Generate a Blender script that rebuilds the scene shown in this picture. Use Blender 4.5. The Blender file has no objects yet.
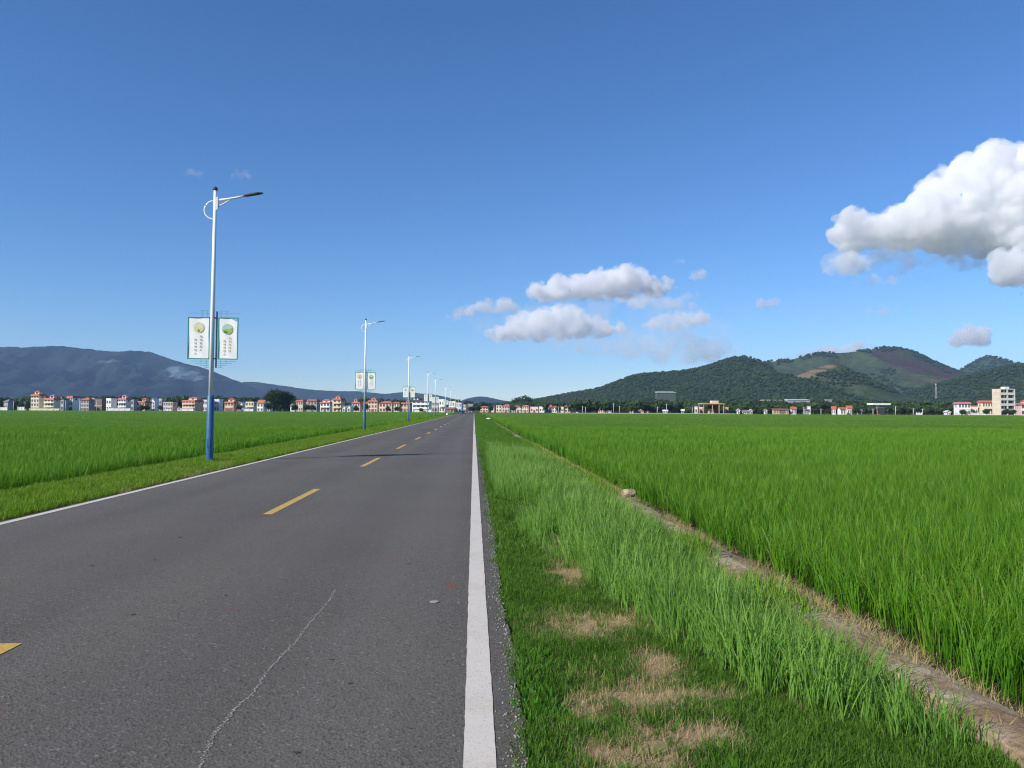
import bpy, bmesh, math, random
import numpy as np
from mathutils import Vector, Matrix, Euler

R = math.radians
rng = np.random.default_rng(7)
random.seed(7)
scene = bpy.context.scene
col = scene.collection

# ------------------------------------------------------------------ camera
F = 775.0
YAW, PITCH, ROLL = R(2.80), R(1.94), R(0.25)
CAM = Matrix.Rotation(-YAW, 4, 'Z') @ Matrix.Rotation(math.pi / 2 + PITCH, 4, 'X') @ Matrix.Rotation(ROLL, 4, 'Z')
cd = bpy.data.cameras.new('camera'); cam = bpy.data.objects.new('camera', cd); col.objects.link(cam)
cam.matrix_world = Matrix.Translation((0, 0, 1.6)) @ CAM
cd.sensor_width = 36; cd.lens = F / 1024 * 36; cd.clip_start = 0.05; cd.clip_end = 40000
scene.camera = cam


def at(px, py, Y):
    """world point seen at a photo pixel, at a given distance along the road"""
    d = CAM.to_3x3() @ Vector(((px - 512) / F, (384 - py) / F, -1))
    k = Y / d.y
    return Vector((d.x * k, Y, 1.6 + d.z * k))


# ------------------------------------------------------------------ helpers
def tag(o, label=None, cat=None, group=None, kind=None):
    if label: o['label'] = label
    if cat: o['category'] = cat
    if group: o['group'] = group
    if kind: o['kind'] = kind
    return o


def empty(name, loc, rz=0.0):
    o = bpy.data.objects.new(name, None); col.objects.link(o)
    o.location = loc; o.rotation_euler = (0, 0, rz); o.empty_display_size = 0.3
    return o


def copy_tree(o, parent=None):
    c = o.copy(); col.objects.link(c)
    c.parent = parent
    for ch in list(o.children):
        copy_tree(ch, c)
    return c


def vnoise(x, y, seed=0):
    x = np.asarray(x, float); y = np.asarray(y, float)
    xi = np.floor(x).astype(np.int64); yi = np.floor(y).astype(np.int64)
    fx = x - xi; fy = y - yi
    fx = fx * fx * (3 - 2 * fx); fy = fy * fy * (3 - 2 * fy)

    def h(a, b):
        n = (a * 374761393 + b * 668265263 + seed * 1442695041) & 0x7fffffff
        n = ((n ^ (n >> 13)) * 1274126177) & 0x7fffffff
        n = (n ^ (n >> 16)) & 0xffff
        return n / 65535.0
    return (h(xi, yi) * (1 - fx) + h(xi + 1, yi) * fx) * (1 - fy) + (h(xi, yi + 1) * (1 - fx) + h(xi + 1, yi + 1) * fx) * fy


def fbm(x, y, seed=0, oct=4):
    s = 0; a = 0.5
    for k in range(oct):
        s = s + a * vnoise(x * 2 ** k, y * 2 ** k, seed + k * 17); a *= 0.5
    return s


class MB:
    """collects simple shapes and links them as one mesh object"""

    def __init__(self):
        self.v = []; self.f = []; self.m = []; self.sm = []

    def add(self, vs, fs, mi=0, smooth=False):
        b = len(self.v); self.v += [tuple(p) for p in vs]
        for f in fs:
            self.f.append(tuple(b + i for i in f)); self.m.append(mi); self.sm.append(smooth)
        return self

    def box(self, x0, x1, y0, y1, z0, z1, mi=0):
        vs = [(x, y, z) for z in (z0, z1) for y in (y0, y1) for x in (x0, x1)]
        return self.add(vs, [(0, 2, 3, 1), (4, 5, 7, 6), (0, 1, 5, 4), (2, 6, 7, 3), (0, 4, 6, 2), (1, 3, 7, 5)], mi)

    def tube(self, pts, rad, n=10, mi=0, caps=True):
        pts = [Vector(p) for p in pts]
        if not hasattr(rad, '__len__'): rad = [rad] * len(pts)
        vs = []; fs = []
        for i, p in enumerate(pts):
            t = (pts[min(i + 1, len(pts) - 1)] - pts[max(i - 1, 0)]).normalized()
            a = t.orthogonal().normalized() if abs(t.z) < 0.9 else Vector((1, 0, 0)).cross(t).normalized()
            if abs(t.z) < 0.9: a = Vector((0, 0, 1)).cross(t).normalized()
            b = t.cross(a)
            for k in range(n):
                q = 2 * math.pi * k / n
                vs.append(p + (a * math.cos(q) + b * math.sin(q)) * rad[i])
        for i in range(len(pts) - 1):
            for k in range(n):
                fs.append((i * n + k, i * n + (k + 1) % n, (i + 1) * n + (k + 1) % n, (i + 1) * n + k))
        if caps:
            fs.append(tuple(range(n))[::-1]); fs.append(tuple((len(pts) - 1) * n + k for k in range(n)))
        return self.add(vs, fs, mi, n > 6)

    def poly(self, outline, z0, z1, mi=0):
        n = len(outline)
        vs = [(x, y, z0) for x, y in outline] + [(x, y, z1) for x, y in outline]
        fs = [tuple(range(n))[::-1], tuple(range(n, 2 * n))] + [(i, (i + 1) % n, n + (i + 1) % n, n + i) for i in range(n)]
        return self.add(vs, fs, mi)

    def build(self, name, mats, parent=None, loc=None):
        me = bpy.data.meshes.new(name); me.from_pydata(self.v, [], self.f)
        if not isinstance(mats, (list, tuple)): mats = [mats]
        for m in mats: me.materials.append(m)
        if self.f:
            me.polygons.foreach_set('material_index', self.m)
            me.polygons.foreach_set('use_smooth', self.sm)
        me.update()
        o = bpy.data.objects.new(name, me); col.objects.link(o)
        if parent: o.parent = parent
        if loc is not None: o.location = loc
        return o


def mesh_np(name, verts, faces, mats, smooth=False, link=True, mi=None):
    me = bpy.data.meshes.new(name)
    verts = np.asarray(verts, np.float32); faces = np.asarray(faces, np.int32)
    me.vertices.add(len(verts)); me.vertices.foreach_set('co', verts.ravel())
    k = faces.shape[1]
    me.loops.add(faces.size); me.loops.foreach_set('vertex_index', faces.ravel())
    me.polygons.add(len(faces)); me.polygons.foreach_set('loop_start', np.arange(len(faces), dtype=np.int32) * k)
    me.polygons.foreach_set('loop_total', np.full(len(faces), k, np.int32))
    me.polygons.foreach_set('use_smooth', np.full(len(faces), bool(smooth)))
    for m in (mats if isinstance(mats, (list, tuple)) else [mats]): me.materials.append(m)
    if mi is not None: me.polygons.foreach_set('material_index', np.asarray(mi, np.int32))
    me.update(calc_edges=True); me.validate()
    o = bpy.data.objects.new(name, me)
    if link: col.objects.link(o)
    return o


def grid_mesh(name, xs, ys, zf, mat, smooth=True):
    X, Y = np.meshgrid(xs, ys)
    Z = zf(X, Y)
    v = np.stack([X, Y, Z], -1).reshape(-1, 3)
    nx, ny = len(xs), len(ys)
    i = np.arange(nx * ny).reshape(ny, nx)
    f = np.stack([i[:-1, :-1], i[:-1, 1:], i[1:, 1:], i[1:, :-1]], -1).reshape(-1, 4)
    return mesh_np(name, v, f, mat, smooth)


# ------------------------------------------------------------------ materials
class NT:
    def __init__(self, m):
        m.use_nodes = True
        self.t = m.node_tree; self.t.nodes.clear()

    def n(self, kind, **kw):
        nd = self.t.nodes.new(kind)
        ins = kw.pop('ins', {})
        for k, v in kw.items(): setattr(nd, k, v)
        for k, v in ins.items():
            s = nd.inputs[k]
            if isinstance(v, bpy.types.NodeSocket): self.t.links.new(v, s)
            else: s.default_value = v
        return nd

    def ramp(self, fac, stops, interp='LINEAR'):
        r = self.n('ShaderNodeValToRGB', ins={'Fac': fac}); r.color_ramp.interpolation = interp
        e = r.color_ramp.elements
        while len(e) < len(stops): e.new(0.5)
        for k, (p, c) in enumerate(stops):
            e[k].position = p; e[k].color = (c if hasattr(c, '__len__') else (c, c, c)) + (1,) if not hasattr(c, '__len__') or len(c) == 3 else c
        return r.outputs['Color']

    def noise(self, vec, scale, detail=4, rough=0.55, dist=0.0):
        return self.n('ShaderNodeTexNoise', ins={'Vector': vec, 'Scale': scale, 'Detail': detail, 'Roughness': rough, 'Distortion': dist}).outputs['Fac']

    def mix(self, fac, a, b, mode='MIX'):
        nd = self.t.nodes.new('ShaderNodeMix'); nd.data_type = 'RGBA'; nd.blend_type = mode
        for s, v in ((nd.inputs[0], fac), (nd.inputs[6], a), (nd.inputs[7], b)):
            if isinstance(v, bpy.types.NodeSocket): self.t.links.new(v, s)
            elif s.type == 'RGBA' and hasattr(v, '__len__'): s.default_value = tuple(v)[:3] + (1,)
            else: s.default_value = v
        return nd.outputs[2]

    def math(self, op, a, b=0.0, clamp=False):
        nd = self.t.nodes.new('ShaderNodeMath'); nd.operation = op; nd.use_clamp = clamp
        for s, v in zip(nd.inputs, (a, b)):
            if isinstance(v, bpy.types.NodeSocket): self.t.links.new(v, s)
            else: s.default_value = v
        return nd.outputs[0]

    def out(self, sh, vol=False):
        o = self.n('ShaderNodeOutputMaterial')
        self.t.links.new(sh, o.inputs['Volume' if vol else 'Surface'])


def mat(name, base, rough=0.7, var=0.12, scale=6.0, metal=0.0, spec=0.3, bump=0.0, dirt=None):
    m = bpy.data.materials.new(name); t = NT(m)
    pos = t.n('ShaderNodeTexCoord').outputs['Object']
    n1 = t.noise(pos, scale, 5)
    c = t.mix(t.ramp(n1, [(0.3, 0.0), (0.7, 1.0)]), tuple(x * (1 - var) for x in base), tuple(min(1, x * (1 + var)) for x in base))
    if dirt:
        c = t.mix(t.ramp(t.noise(pos, scale * 0.35, 6, 0.7), [(0.5, 0.0), (0.68, 0.55)]), c, dirt)
    b = t.n('ShaderNodeBsdfPrincipled', ins={'Base Color': c, 'Roughness': rough, 'Metallic': metal, 'Specular IOR Level': spec})
    if bump:
        bp = t.n('ShaderNodeBump', ins={'Height': t.noise(pos, scale * 4, 4), 'Strength': bump, 'Distance': 0.05})
        t.t.links.new(bp.outputs[0], b.inputs['Normal'])
    t.out(b.outputs[0])
    return m


def blade_mat(name, c1, c2, tip=None, trans=0.4, rough=0.5, big=0.35, hgt=0.6, spec=0.15):
    """two-sided leaf: diffuse with light coming through; colour varies clump to clump and over the field"""
    m = bpy.data.materials.new(name); t = NT(m)
    rnd = t.n('ShaderNodeObjectInfo').outputs['Random']
    pos = t.n('ShaderNodeNewGeometry').outputs['Position']
    nb = t.ramp(t.noise(pos, big, 3), [(0.3, 0.0), (0.7, 1.0)])
    f = t.math('ADD', t.math('MULTIPLY', rnd, 0.6), t.math('MULTIPLY', nb, 0.4))
    c = t.mix(f, c1, c2)
    if tip:
        tc = t.n('ShaderNodeTexCoord').outputs['Object']
        z = t.n('ShaderNodeSeparateXYZ', ins={0: tc}).outputs['Z']
        c = t.mix(t.n('ShaderNodeMapRange', ins={'Value': z, 'From Min': hgt * 0.55, 'From Max': hgt, 'To Max': 0.7}).outputs[0], c, tip)
    d = t.n('ShaderNodeBsdfPrincipled', ins={'Base Color': c, 'Roughness': rough, 'Specular IOR Level': spec})
    tl = t.n('ShaderNodeBsdfTranslucent', ins={'Color': t.mix(0.5, c, t.mix(1.0, c, (1.6, 1.5, 0.5), 'MULTIPLY'))})
    t.out(t.n('ShaderNodeMixShader', ins={0: trans, 1: d.outputs[0], 2: tl.outputs[0]}).outputs[0])
    return m


M = {}
M['white_paint'] = mat('white_paint', (0.84, 0.84, 0.84), 0.45, 0.02, spec=0.3)
M['blue_paint'] = mat('blue_paint', (0.035, 0.12, 0.26), 0.4, 0.2, 3, spec=0.5)
M['dark_metal'] = mat('dark_metal', (0.02, 0.03, 0.05), 0.4, 0.2, spec=0.5)
M['green_frame'] = mat('green_frame', (0.03, 0.27, 0.20), 0.45, 0.1)
M['teal'] = mat('teal', (0.16, 0.42, 0.45), 0.5, 0.1)
M['lamp_grey'] = mat('lamp_grey', (0.04, 0.045, 0.05), 0.35, 0.1, spec=0.5)
M['banner'] = mat('banner_white', (0.86, 0.86, 0.82), 0.7, 0.03, 4)
M['ink'] = mat('ink_green', (0.16, 0.20, 0.15), 0.7)
M['ink_yellow'] = mat('ink_yellow', (0.42, 0.38, 0.10), 0.7)
M['emb_yellow'] = mat('emblem_yellow', (0.66, 0.62, 0.20), 0.6, 0.25, 9)
M['emb_pale'] = mat('emblem_pale', (0.66, 0.66, 0.46), 0.6, 0.1, 9)
M['emb_green'] = mat('emblem_green', (0.36, 0.50, 0.06), 0.6, 0.3, 9)
M['emb_dark'] = mat('emblem_dark', (0.08, 0.20, 0.10), 0.6, 0.3, 9)
M['emb_sky'] = mat('emblem_sky', (0.36, 0.60, 0.50), 0.6, 0.1, 9)
M['glass'] = mat('dark_glass', (0.03, 0.035, 0.045), 0.15, 0.2, spec=0.5)
M['tyre'] = mat('tyre', (0.02, 0.02, 0.02), 0.9)
M['bark'] = mat('bark', (0.11, 0.085, 0.06), 0.9, 0.3, 3)
M['stone'] = mat('stone', (0.44, 0.34, 0.23), 0.9, 0.3, 9, bump=0.6)
M['concrete'] = mat('concrete', (0.50, 0.47, 0.43), 0.9, 0.15, 4, dirt=(0.25, 0.2, 0.15))
M['utility'] = mat('utility_concrete', (0.58, 0.57, 0.55), 0.85, 0.08, 3)
M['leaf_dry'] = mat('leaf_dry', (0.07, 0.05, 0.035), 0.8, 0.3)
M['litter'] = mat('litter_pale', (0.30, 0.285, 0.26), 0.8, 0.3, 30)

# rice, grasses
M['rice'] = blade_mat('rice_blade', (0.062, 0.190, 0.011), (0.130, 0.310, 0.022), (0.20, 0.37, 0.035), 0.34, 0.42, 0.12, 0.62)
M['tall'] = blade_mat('tall_grass_blade', (0.108, 0.255, 0.035), (0.255, 0.455, 0.088), (0.39, 0.48, 0.17), 0.42, 0.5, 0.8, 0.5)
M['short'] = blade_mat('short_grass_blade', (0.055, 0.140, 0.014), (0.125, 0.25, 0.032), None, 0.32, 0.5, 1.5)
M['bright'] = blade_mat('verge_grass_blade', (0.125, 0.25, 0.018), (0.22, 0.36, 0.035), None, 0.38, 0.5, 0.7)
M['rice_yellow'] = blade_mat('yellowing_rice_blade', (0.12, 0.23, 0.015), (0.20, 0.30, 0.035), (0.32, 0.34, 0.07), 0.38, 0.42, 0.12, 0.62)
M['mid'] = blade_mat('mid_grass_blade', (0.07, 0.18, 0.016), (0.13, 0.28, 0.035), None, 0.35, 0.5, 0.4)
M['rice_far'] = blade_mat('far_rice_blade', (0.088, 0.220, 0.012), (0.160, 0.325, 0.022), (0.22, 0.38, 0.035), 0.36, 0.42, 0.12, 0.62)
M['straw'] = blade_mat('straw_blade', (0.34, 0.26, 0.12), (0.56, 0.45, 0.25), None, 0.25, 0.7, 2.0)
M['weed'] = blade_mat('weed_leaf', (0.05, 0.17, 0.015), (0.10, 0.26, 0.03), None, 0.3, 0.45, 3.0)

# ------------------------------------------------------------------ world, sun
SUN_EL = R(33)
SUN_DIR = Vector((-0.835 * math.cos(SUN_EL), -0.550 * math.cos(SUN_EL), math.sin(SUN_EL)))
w = bpy.data.worlds.new('World'); scene.world = w; w.use_nodes = True
nt = w.node_tree; nt.nodes.clear()
sky = nt.nodes.new('ShaderNodeTexSky'); sky.sky_type = 'NISHITA'; sky.sun_disc = False
sky.sun_elevation = SUN_EL
sky.sun_rotation = math.atan2(SUN_DIR.x, SUN_DIR.y)
sky.altitude = 300; sky.air_density = 1.0; sky.dust_density = 0.0; sky.ozone_density = 8.0
hs = nt.nodes.new('ShaderNodeHueSaturation'); hs.inputs['Saturation'].default_value = 1.08
hs.inputs['Hue'].default_value = 0.5035
bg = nt.nodes.new('ShaderNodeBackground'); bg.inputs['Strength'].default_value = 0.121
wo = nt.nodes.new('ShaderNodeOutputWorld')
nt.links.new(sky.outputs[0], hs.inputs['Color']); nt.links.new(hs.outputs[0], bg.inputs['Color']); nt.links.new(bg.outputs[0], wo.inputs['Surface'])
sl = bpy.data.lights.new('sun', 'SUN'); sl.energy = 5.0; sl.angle = R(0.53); sl.color = (1.0, 0.93, 0.83)
so = bpy.data.objects.new('sun', sl); col.objects.link(so)
so.rotation_euler = (-SUN_DIR).to_track_quat('-Z', 'Y').to_euler()
so.location = (-50, -30, 60)

scene.view_settings.view_transform = 'Standard'; scene.view_settings.look = 'None'
scene.view_settings.gamma = 1.0; scene.view_settings.exposure = 0.22; scene.view_settings.use_curve_mapping = False
cy = scene.cycles
cy.pixel_filter_type = 'BLACKMAN_HARRIS'; cy.filter_width = 1.15
cy.use_denoising = True; cy.denoiser = 'OPENIMAGEDENOISE'; cy.denoising_input_passes = 'RGB_ALBEDO_NORMAL'; cy.denoising_prefilter = 'FAST'
cy.max_bounces = 20; cy.diffuse_bounces = 3; cy.transmission_bounces = 4; cy.glossy_bounces = 2
cy.transparent_max_bounces = 16; cy.volume_bounces = 20
cy.sample_clamp_indirect = 6

# ------------------------------------------------------------------ scatter (only for grass and woods nobody could count)
def proto_collection(name, objs):
    c = bpy.data.collections.new(name)
    for o in objs: c.objects.link(o)
    return c


def scatter(name, pts, rot, scl, idx, protos, label, mats):
    me = bpy.data.meshes.new(name)
    n = len(pts)
    me.vertices.add(n); me.vertices.foreach_set('co', np.asarray(pts, np.float32).ravel())
    a = me.attributes.new('rot', 'FLOAT_VECTOR', 'POINT'); a.data.foreach_set('vector', np.asarray(rot, np.float32).ravel())
    a = me.attributes.new('scl', 'FLOAT_VECTOR', 'POINT'); a.data.foreach_set('vector', np.asarray(scl, np.float32).ravel())
    a = me.attributes.new('idx', 'INT', 'POINT'); a.data.foreach_set('value', np.asarray(idx, np.int32))
    for m_ in mats: me.materials.append(m_)
    o = bpy.data.objects.new(name, me); col.objects.link(o)
    g = bpy.data.node_groups.new(name, 'GeometryNodeTree')
    g.interface.new_socket('Geometry', in_out='INPUT', socket_type='NodeSocketGeometry')
    g.interface.new_socket('Geometry', in_out='OUTPUT', socket_type='NodeSocketGeometry')
    gi = g.nodes.new('NodeGroupInput'); go = g.nodes.new('NodeGroupOutput')
    iop = g.nodes.new('GeometryNodeInstanceOnPoints'); ci = g.nodes.new('GeometryNodeCollectionInfo')
    ci.inputs['Collection'].default_value = protos
    ci.inputs['Separate Children'].default_value = True; ci.inputs['Reset Children'].default_value = True
    L = g.links.new
    L(gi.outputs[0], iop.inputs['Points']); L(ci.outputs[0], iop.inputs['Instance'])
    iop.inputs['Pick Instance'].default_value = True

    def attr(nm, ty):
        nd = g.nodes.new('GeometryNodeInputNamedAttribute'); nd.data_type = ty; nd.inputs['Name'].default_value = nm
        return nd.outputs['Attribute']
    e2r = g.nodes.new('FunctionNodeEulerToRotation'); L(attr('rot', 'FLOAT_VECTOR'), e2r.inputs[0])
    L(e2r.outputs[0], iop.inputs['Rotation']); L(attr('scl', 'FLOAT_VECTOR'), iop.inputs['Scale']); L(attr('idx', 'INT'), iop.inputs['Instance Index'])
    L(iop.outputs[0], go.inputs[0])
    md = o.modifiers.new('scatter', 'NODES'); md.node_group = g
    tag(o, label, kind='stuff')
    return o


def blades(name, mat_, n, length, width, spread, lean, curl, seg=4, rs=None, fold=False):
    """a clump of curved tapering blades"""
    r = rs or rng
    V = []; Fc = []
    for _ in range(n):
        az = r.uniform(0, 2 * math.pi); rad = spread * math.sqrt(r.uniform())
        bx, by = rad * math.cos(az), rad * math.sin(az)
        d = az + r.normal(0, 0.7)
        L = length * r.uniform(0.6, 1.05); W = width * r.uniform(0.7, 1.15)
        th = abs(r.normal(lean, lean * 0.5)); cu = curl * r.uniform(0.3, 1.4)
        p = np.array([bx, by, -0.02]); side = np.array([-math.sin(d), math.cos(d), 0]) if r.uniform() < 0.6 else np.array([math.cos(d + 0.6), math.sin(d + 0.6), 0])
        b = len(V)
        for s in range(seg + 1):
            q = s / seg
            wv = W * 0.5 * (1 - q ** 2.2) * (0.65 + 0.9 * min(q * 3, 1) * 0.4)
            if s == seg: V.append(p.copy())
            else: V.append(p - side * wv); V.append(p + side * wv)
            a = th + cu * q * q
            p = p + np.array([math.cos(d) * math.sin(a), math.sin(d) * math.sin(a), math.cos(a)]) * (L / seg)
        for s in range(seg - 1):
            i = b + 2 * s
            Fc.append((i, i + 1, i + 3)); Fc.append((i, i + 3, i + 2))
        i = b + 2 * (seg - 1)
        Fc.append((i, i + 1, i + 2))
    return mesh_np(name, V, Fc, mat_, True, link=False)


P = {}
P['rice'] = proto_collection('rice_clumps', [blades('rice_clump', M['rice'], 17, 0.66, 0.0115, 0.045, 0.17, 0.7, 5) for _ in range(6)] + [blades('rice_clump', M['rice_yellow'], 13, 0.66, 0.0128, 0.045, 0.2, 0.9, 5)])
P['rice_mid'] = proto_collection('rice_mid_clumps', [blades('rice_mid_clump', M['rice'], 12, 0.66, 0.022, 0.09, 0.15, 0.5, 3) for _ in range(5)])
P['rice_far'] = proto_collection('rice_far_clumps', [blades('rice_far_clump', M['rice_far'], 12, 0.64, 0.05, 0.28, 0.16, 0.5, 2) for _ in range(4)])
P['mid'] = proto_collection('mid_clumps', [blades('mid_clump', M['mid'], 13, 0.20, 0.011, 0.08, 0.30, 0.6, 3) for _ in range(5)])
P['tall'] = proto_collection('tall_clumps', [blades('tall_clump', M['tall'], 9, 0.50, 0.0112, 0.07, 0.17, 0.85, 5) for _ in range(6)])
P['short'] = proto_collection('short_clumps', [blades('short_clump', M['short'], 16, 0.085, 0.0055, 0.035, 0.40, 0.7, 3) for _ in range(5)])
P['bright'] = proto_collection('bright_clumps', [blades('bright_clump', M['bright'], 13, 0.20, 0.012, 0.09, 0.32, 0.6, 3) for _ in range(5)])
P['straw'] = proto_collection('straw_clumps', [blades('straw_clump', M['straw'], 16, 0.13, 0.0038, 0.06, 1.2, 0.5, 3) for _ in range(5)])
P['weed'] = proto_collection('weed_clumps', [blades('weed_clump', M['weed'], 12, 0.10, 0.028, 0.04, 0.6, 0.6, 3) for _ in range(3)])


def do_scatter(name, x, y, z, smin, smax, protos, label, mats, tilt=0.08, xy=1.0, hs_=None):
    n = len(x)
    rot = np.stack([rng.normal(0, tilt, n), rng.normal(0, tilt, n), rng.uniform(0, 6.283, n)], -1)
    s = rng.uniform(smin, smax, n)
    if hs_ is not None: s = s * hs_
    scl = np.stack([s * xy, s * xy, s], -1)
    return scatter(name, np.stack([x, y, z], -1), rot, scl, rng.integers(0, len(protos.objects), n), protos, label, mats)


# ------------------------------------------------------------------ ground, road, verges
LEDGE0, LEDGE1 = 2.57, 2.85
RICE_R, RICE_L = 3.28, -9.45


def verge_z(x, y):
    x = np.asarray(x, float); y = np.asarray(y, float)
    b = (fbm(x * 1.7, y * 1.1, 3) - 0.47) * 0.10
    right = -0.035 + b * np.clip((x - 0.3) * 2.5, 0, 1) - 0.065 * np.clip((x - 1.9) / 0.65, 0, 1)
    left = -0.03 + b * np.clip((-6.85 - x) * 2.0, 0, 1) - 0.16 * np.clip((-8.7 - x) / 0.9, 0, 1)
    return np.where(x > -3, right, left)


def soil_mat():
    m = bpy.data.materials.new('verge_soil'); t = NT(m)
    pos = t.n('ShaderNodeTexCoord').outputs['Object']
    c = t.mix(t.ramp(t.noise(pos, 1.6, 6, 0.65), [(0.38, 0.0), (0.62, 1.0)]), (0.030, 0.060, 0.012), (0.10, 0.09, 0.035))
    patch = None
    for (px, py, rx, ry) in PATCH:
        v = t.n('ShaderNodeMapping', ins={'Vector': pos, 'Location': (-px / rx, -py / ry, 0), 'Scale': (1 / rx, 1 / ry, 0)})
        l = t.n('ShaderNodeVectorMath', operation='LENGTH', ins={0: v.outputs[0]}).outputs['Value']
        q = t.math('SUBTRACT', 1.7, l)
        patch = q if patch is None else t.math('MAXIMUM', patch, q)
    nz = t.noise(pos, 9, 6, 0.7)
    mk = t.ramp(t.math('ADD', patch, t.math('MULTIPLY', t.math('SUBTRACT', nz, 0.5), 2.4)), [(0.1, 0.0), (0.6, 1.0)])
    dry = t.mix(t.noise(pos, 60, 5, 0.7), (0.24, 0.175, 0.095), (0.54, 0.43, 0.26))
    c = t.mix(mk, c, dry)
    b = t.n('ShaderNodeBsdfPrincipled', ins={'Base Color': c, 'Roughness': 0.95, 'Specular IOR Level': 0.1})
    bp = t.n('ShaderNodeBump', ins={'Height': t.noise(pos, 45, 6, 0.7), 'Strength': 0.9, 'Distance': 0.03})
    t.t.links.new(bp.outputs[0], b.inputs['Normal'])
    t.out(b.outputs[0])
    return m


# worn dry patches in the short grass (x, y, radius x, radius y), metres
PATCH = [(0.93, 5.95, 0.30, 0.28), (1.22, 6.0, 0.10, 0.14), (0.97, 4.55, 0.24, 0.30), (1.17, 4.9, 0.10, 0.18), (1.32, 4.43, 0.12, 0.10),
         (0.62, 4.2, 0.09, 0.17), (0.72, 3.75, 0.20, 0.26), (1.10, 3.85, 0.17, 0.12), (0.95, 7.9, 0.15, 0.45), (1.0, 9.4, 0.15, 0.5), (1.0, 48.0, 0.4, 2.6)]
M['soil'] = soil_mat()


def patch_d(x, y):
    d = np.full(np.shape(x), -9.0)
    for (px, py, rx, ry) in PATCH:
        d = np.maximum(d, 1.55 - np.hypot((x - px) / rx, (y - py) / ry))
    return np.minimum(d, .9) + (fbm(x * 7, y * 7, 55) - 0.47) * 2.6


def ground_mat():
    m = bpy.data.materials.new('plain_ground'); t = NT(m)
    pos = t.n('ShaderNodeTexCoord').outputs['Object']
    c = t.mix(t.ramp(t.noise(pos, 0.02, 6, 0.6), [(0.4, 0.0), (0.6, 1.0)]), (0.05, 0.085, 0.02), (0.10, 0.11, 0.05))
    b = t.n('ShaderNodeBsdfPrincipled', ins={'Base Color': c, 'Roughness': 0.95, 'Specular IOR Level': 0.1})
    t.out(b.outputs[0]); return m


xs = np.concatenate([[-7000, -3000, -1000, -300, -100], np.linspace(-40, 40, 9), [100, 300, 1000, 3000, 7000]])
ys = np.concatenate([[-7000, -2000, -500, -50], np.linspace(0, 100, 6), [300, 700, 1500, 3000, 7000]])
g = grid_mesh('ground', xs, ys, lambda X, Y: np.full(X.shape, -0.30), ground_mat()); tag(g, 'flat green plain under the fields and villages', kind='structure')


def paddy_mud():
    m = bpy.data.materials.new('paddy_mud'); t = NT(m)
    pos = t.n('ShaderNodeTexCoord').outputs['Object']
    c = t.mix(t.noise(pos, 2.5, 5), (0.022, 0.035, 0.010), (0.06, 0.06, 0.025))
    b = t.n('ShaderNodeBsdfPrincipled', ins={'Base Color': c, 'Roughness': 0.8, 'Specular IOR Level': 0.2})
    t.out(b.outputs[0]); return m


pm = paddy_mud()
for x0, x1 in ((-120, RICE_L + 0.02), (RICE_R - 0.35, 130)):
    g = grid_mesh('paddy_ground', np.linspace(x0, x1, 12), np.linspace(-4, 130, 30), lambda X, Y: np.full(X.shape, -0.19), pm)
    tag(g, 'dark mud under the rice', kind='structure')

g = grid_mesh('verge', np.linspace(0.20, LEDGE0 + 0.05, 36), np.concatenate([np.linspace(-3, 30, 240), np.linspace(30.5, 320, 240)]), verge_z, M['soil'])
tag(g, 'grassy verge with dry worn patches beside the asphalt', kind='structure')
g = grid_mesh('verge', np.linspace(RICE_L - 0.1, -6.72, 36), np.concatenate([np.linspace(-3, 30, 200), np.linspace(30.5, 420, 240)]), verge_z, M['soil'])
tag(g, 'grassy verge under the street lamps', kind='structure')


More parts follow.
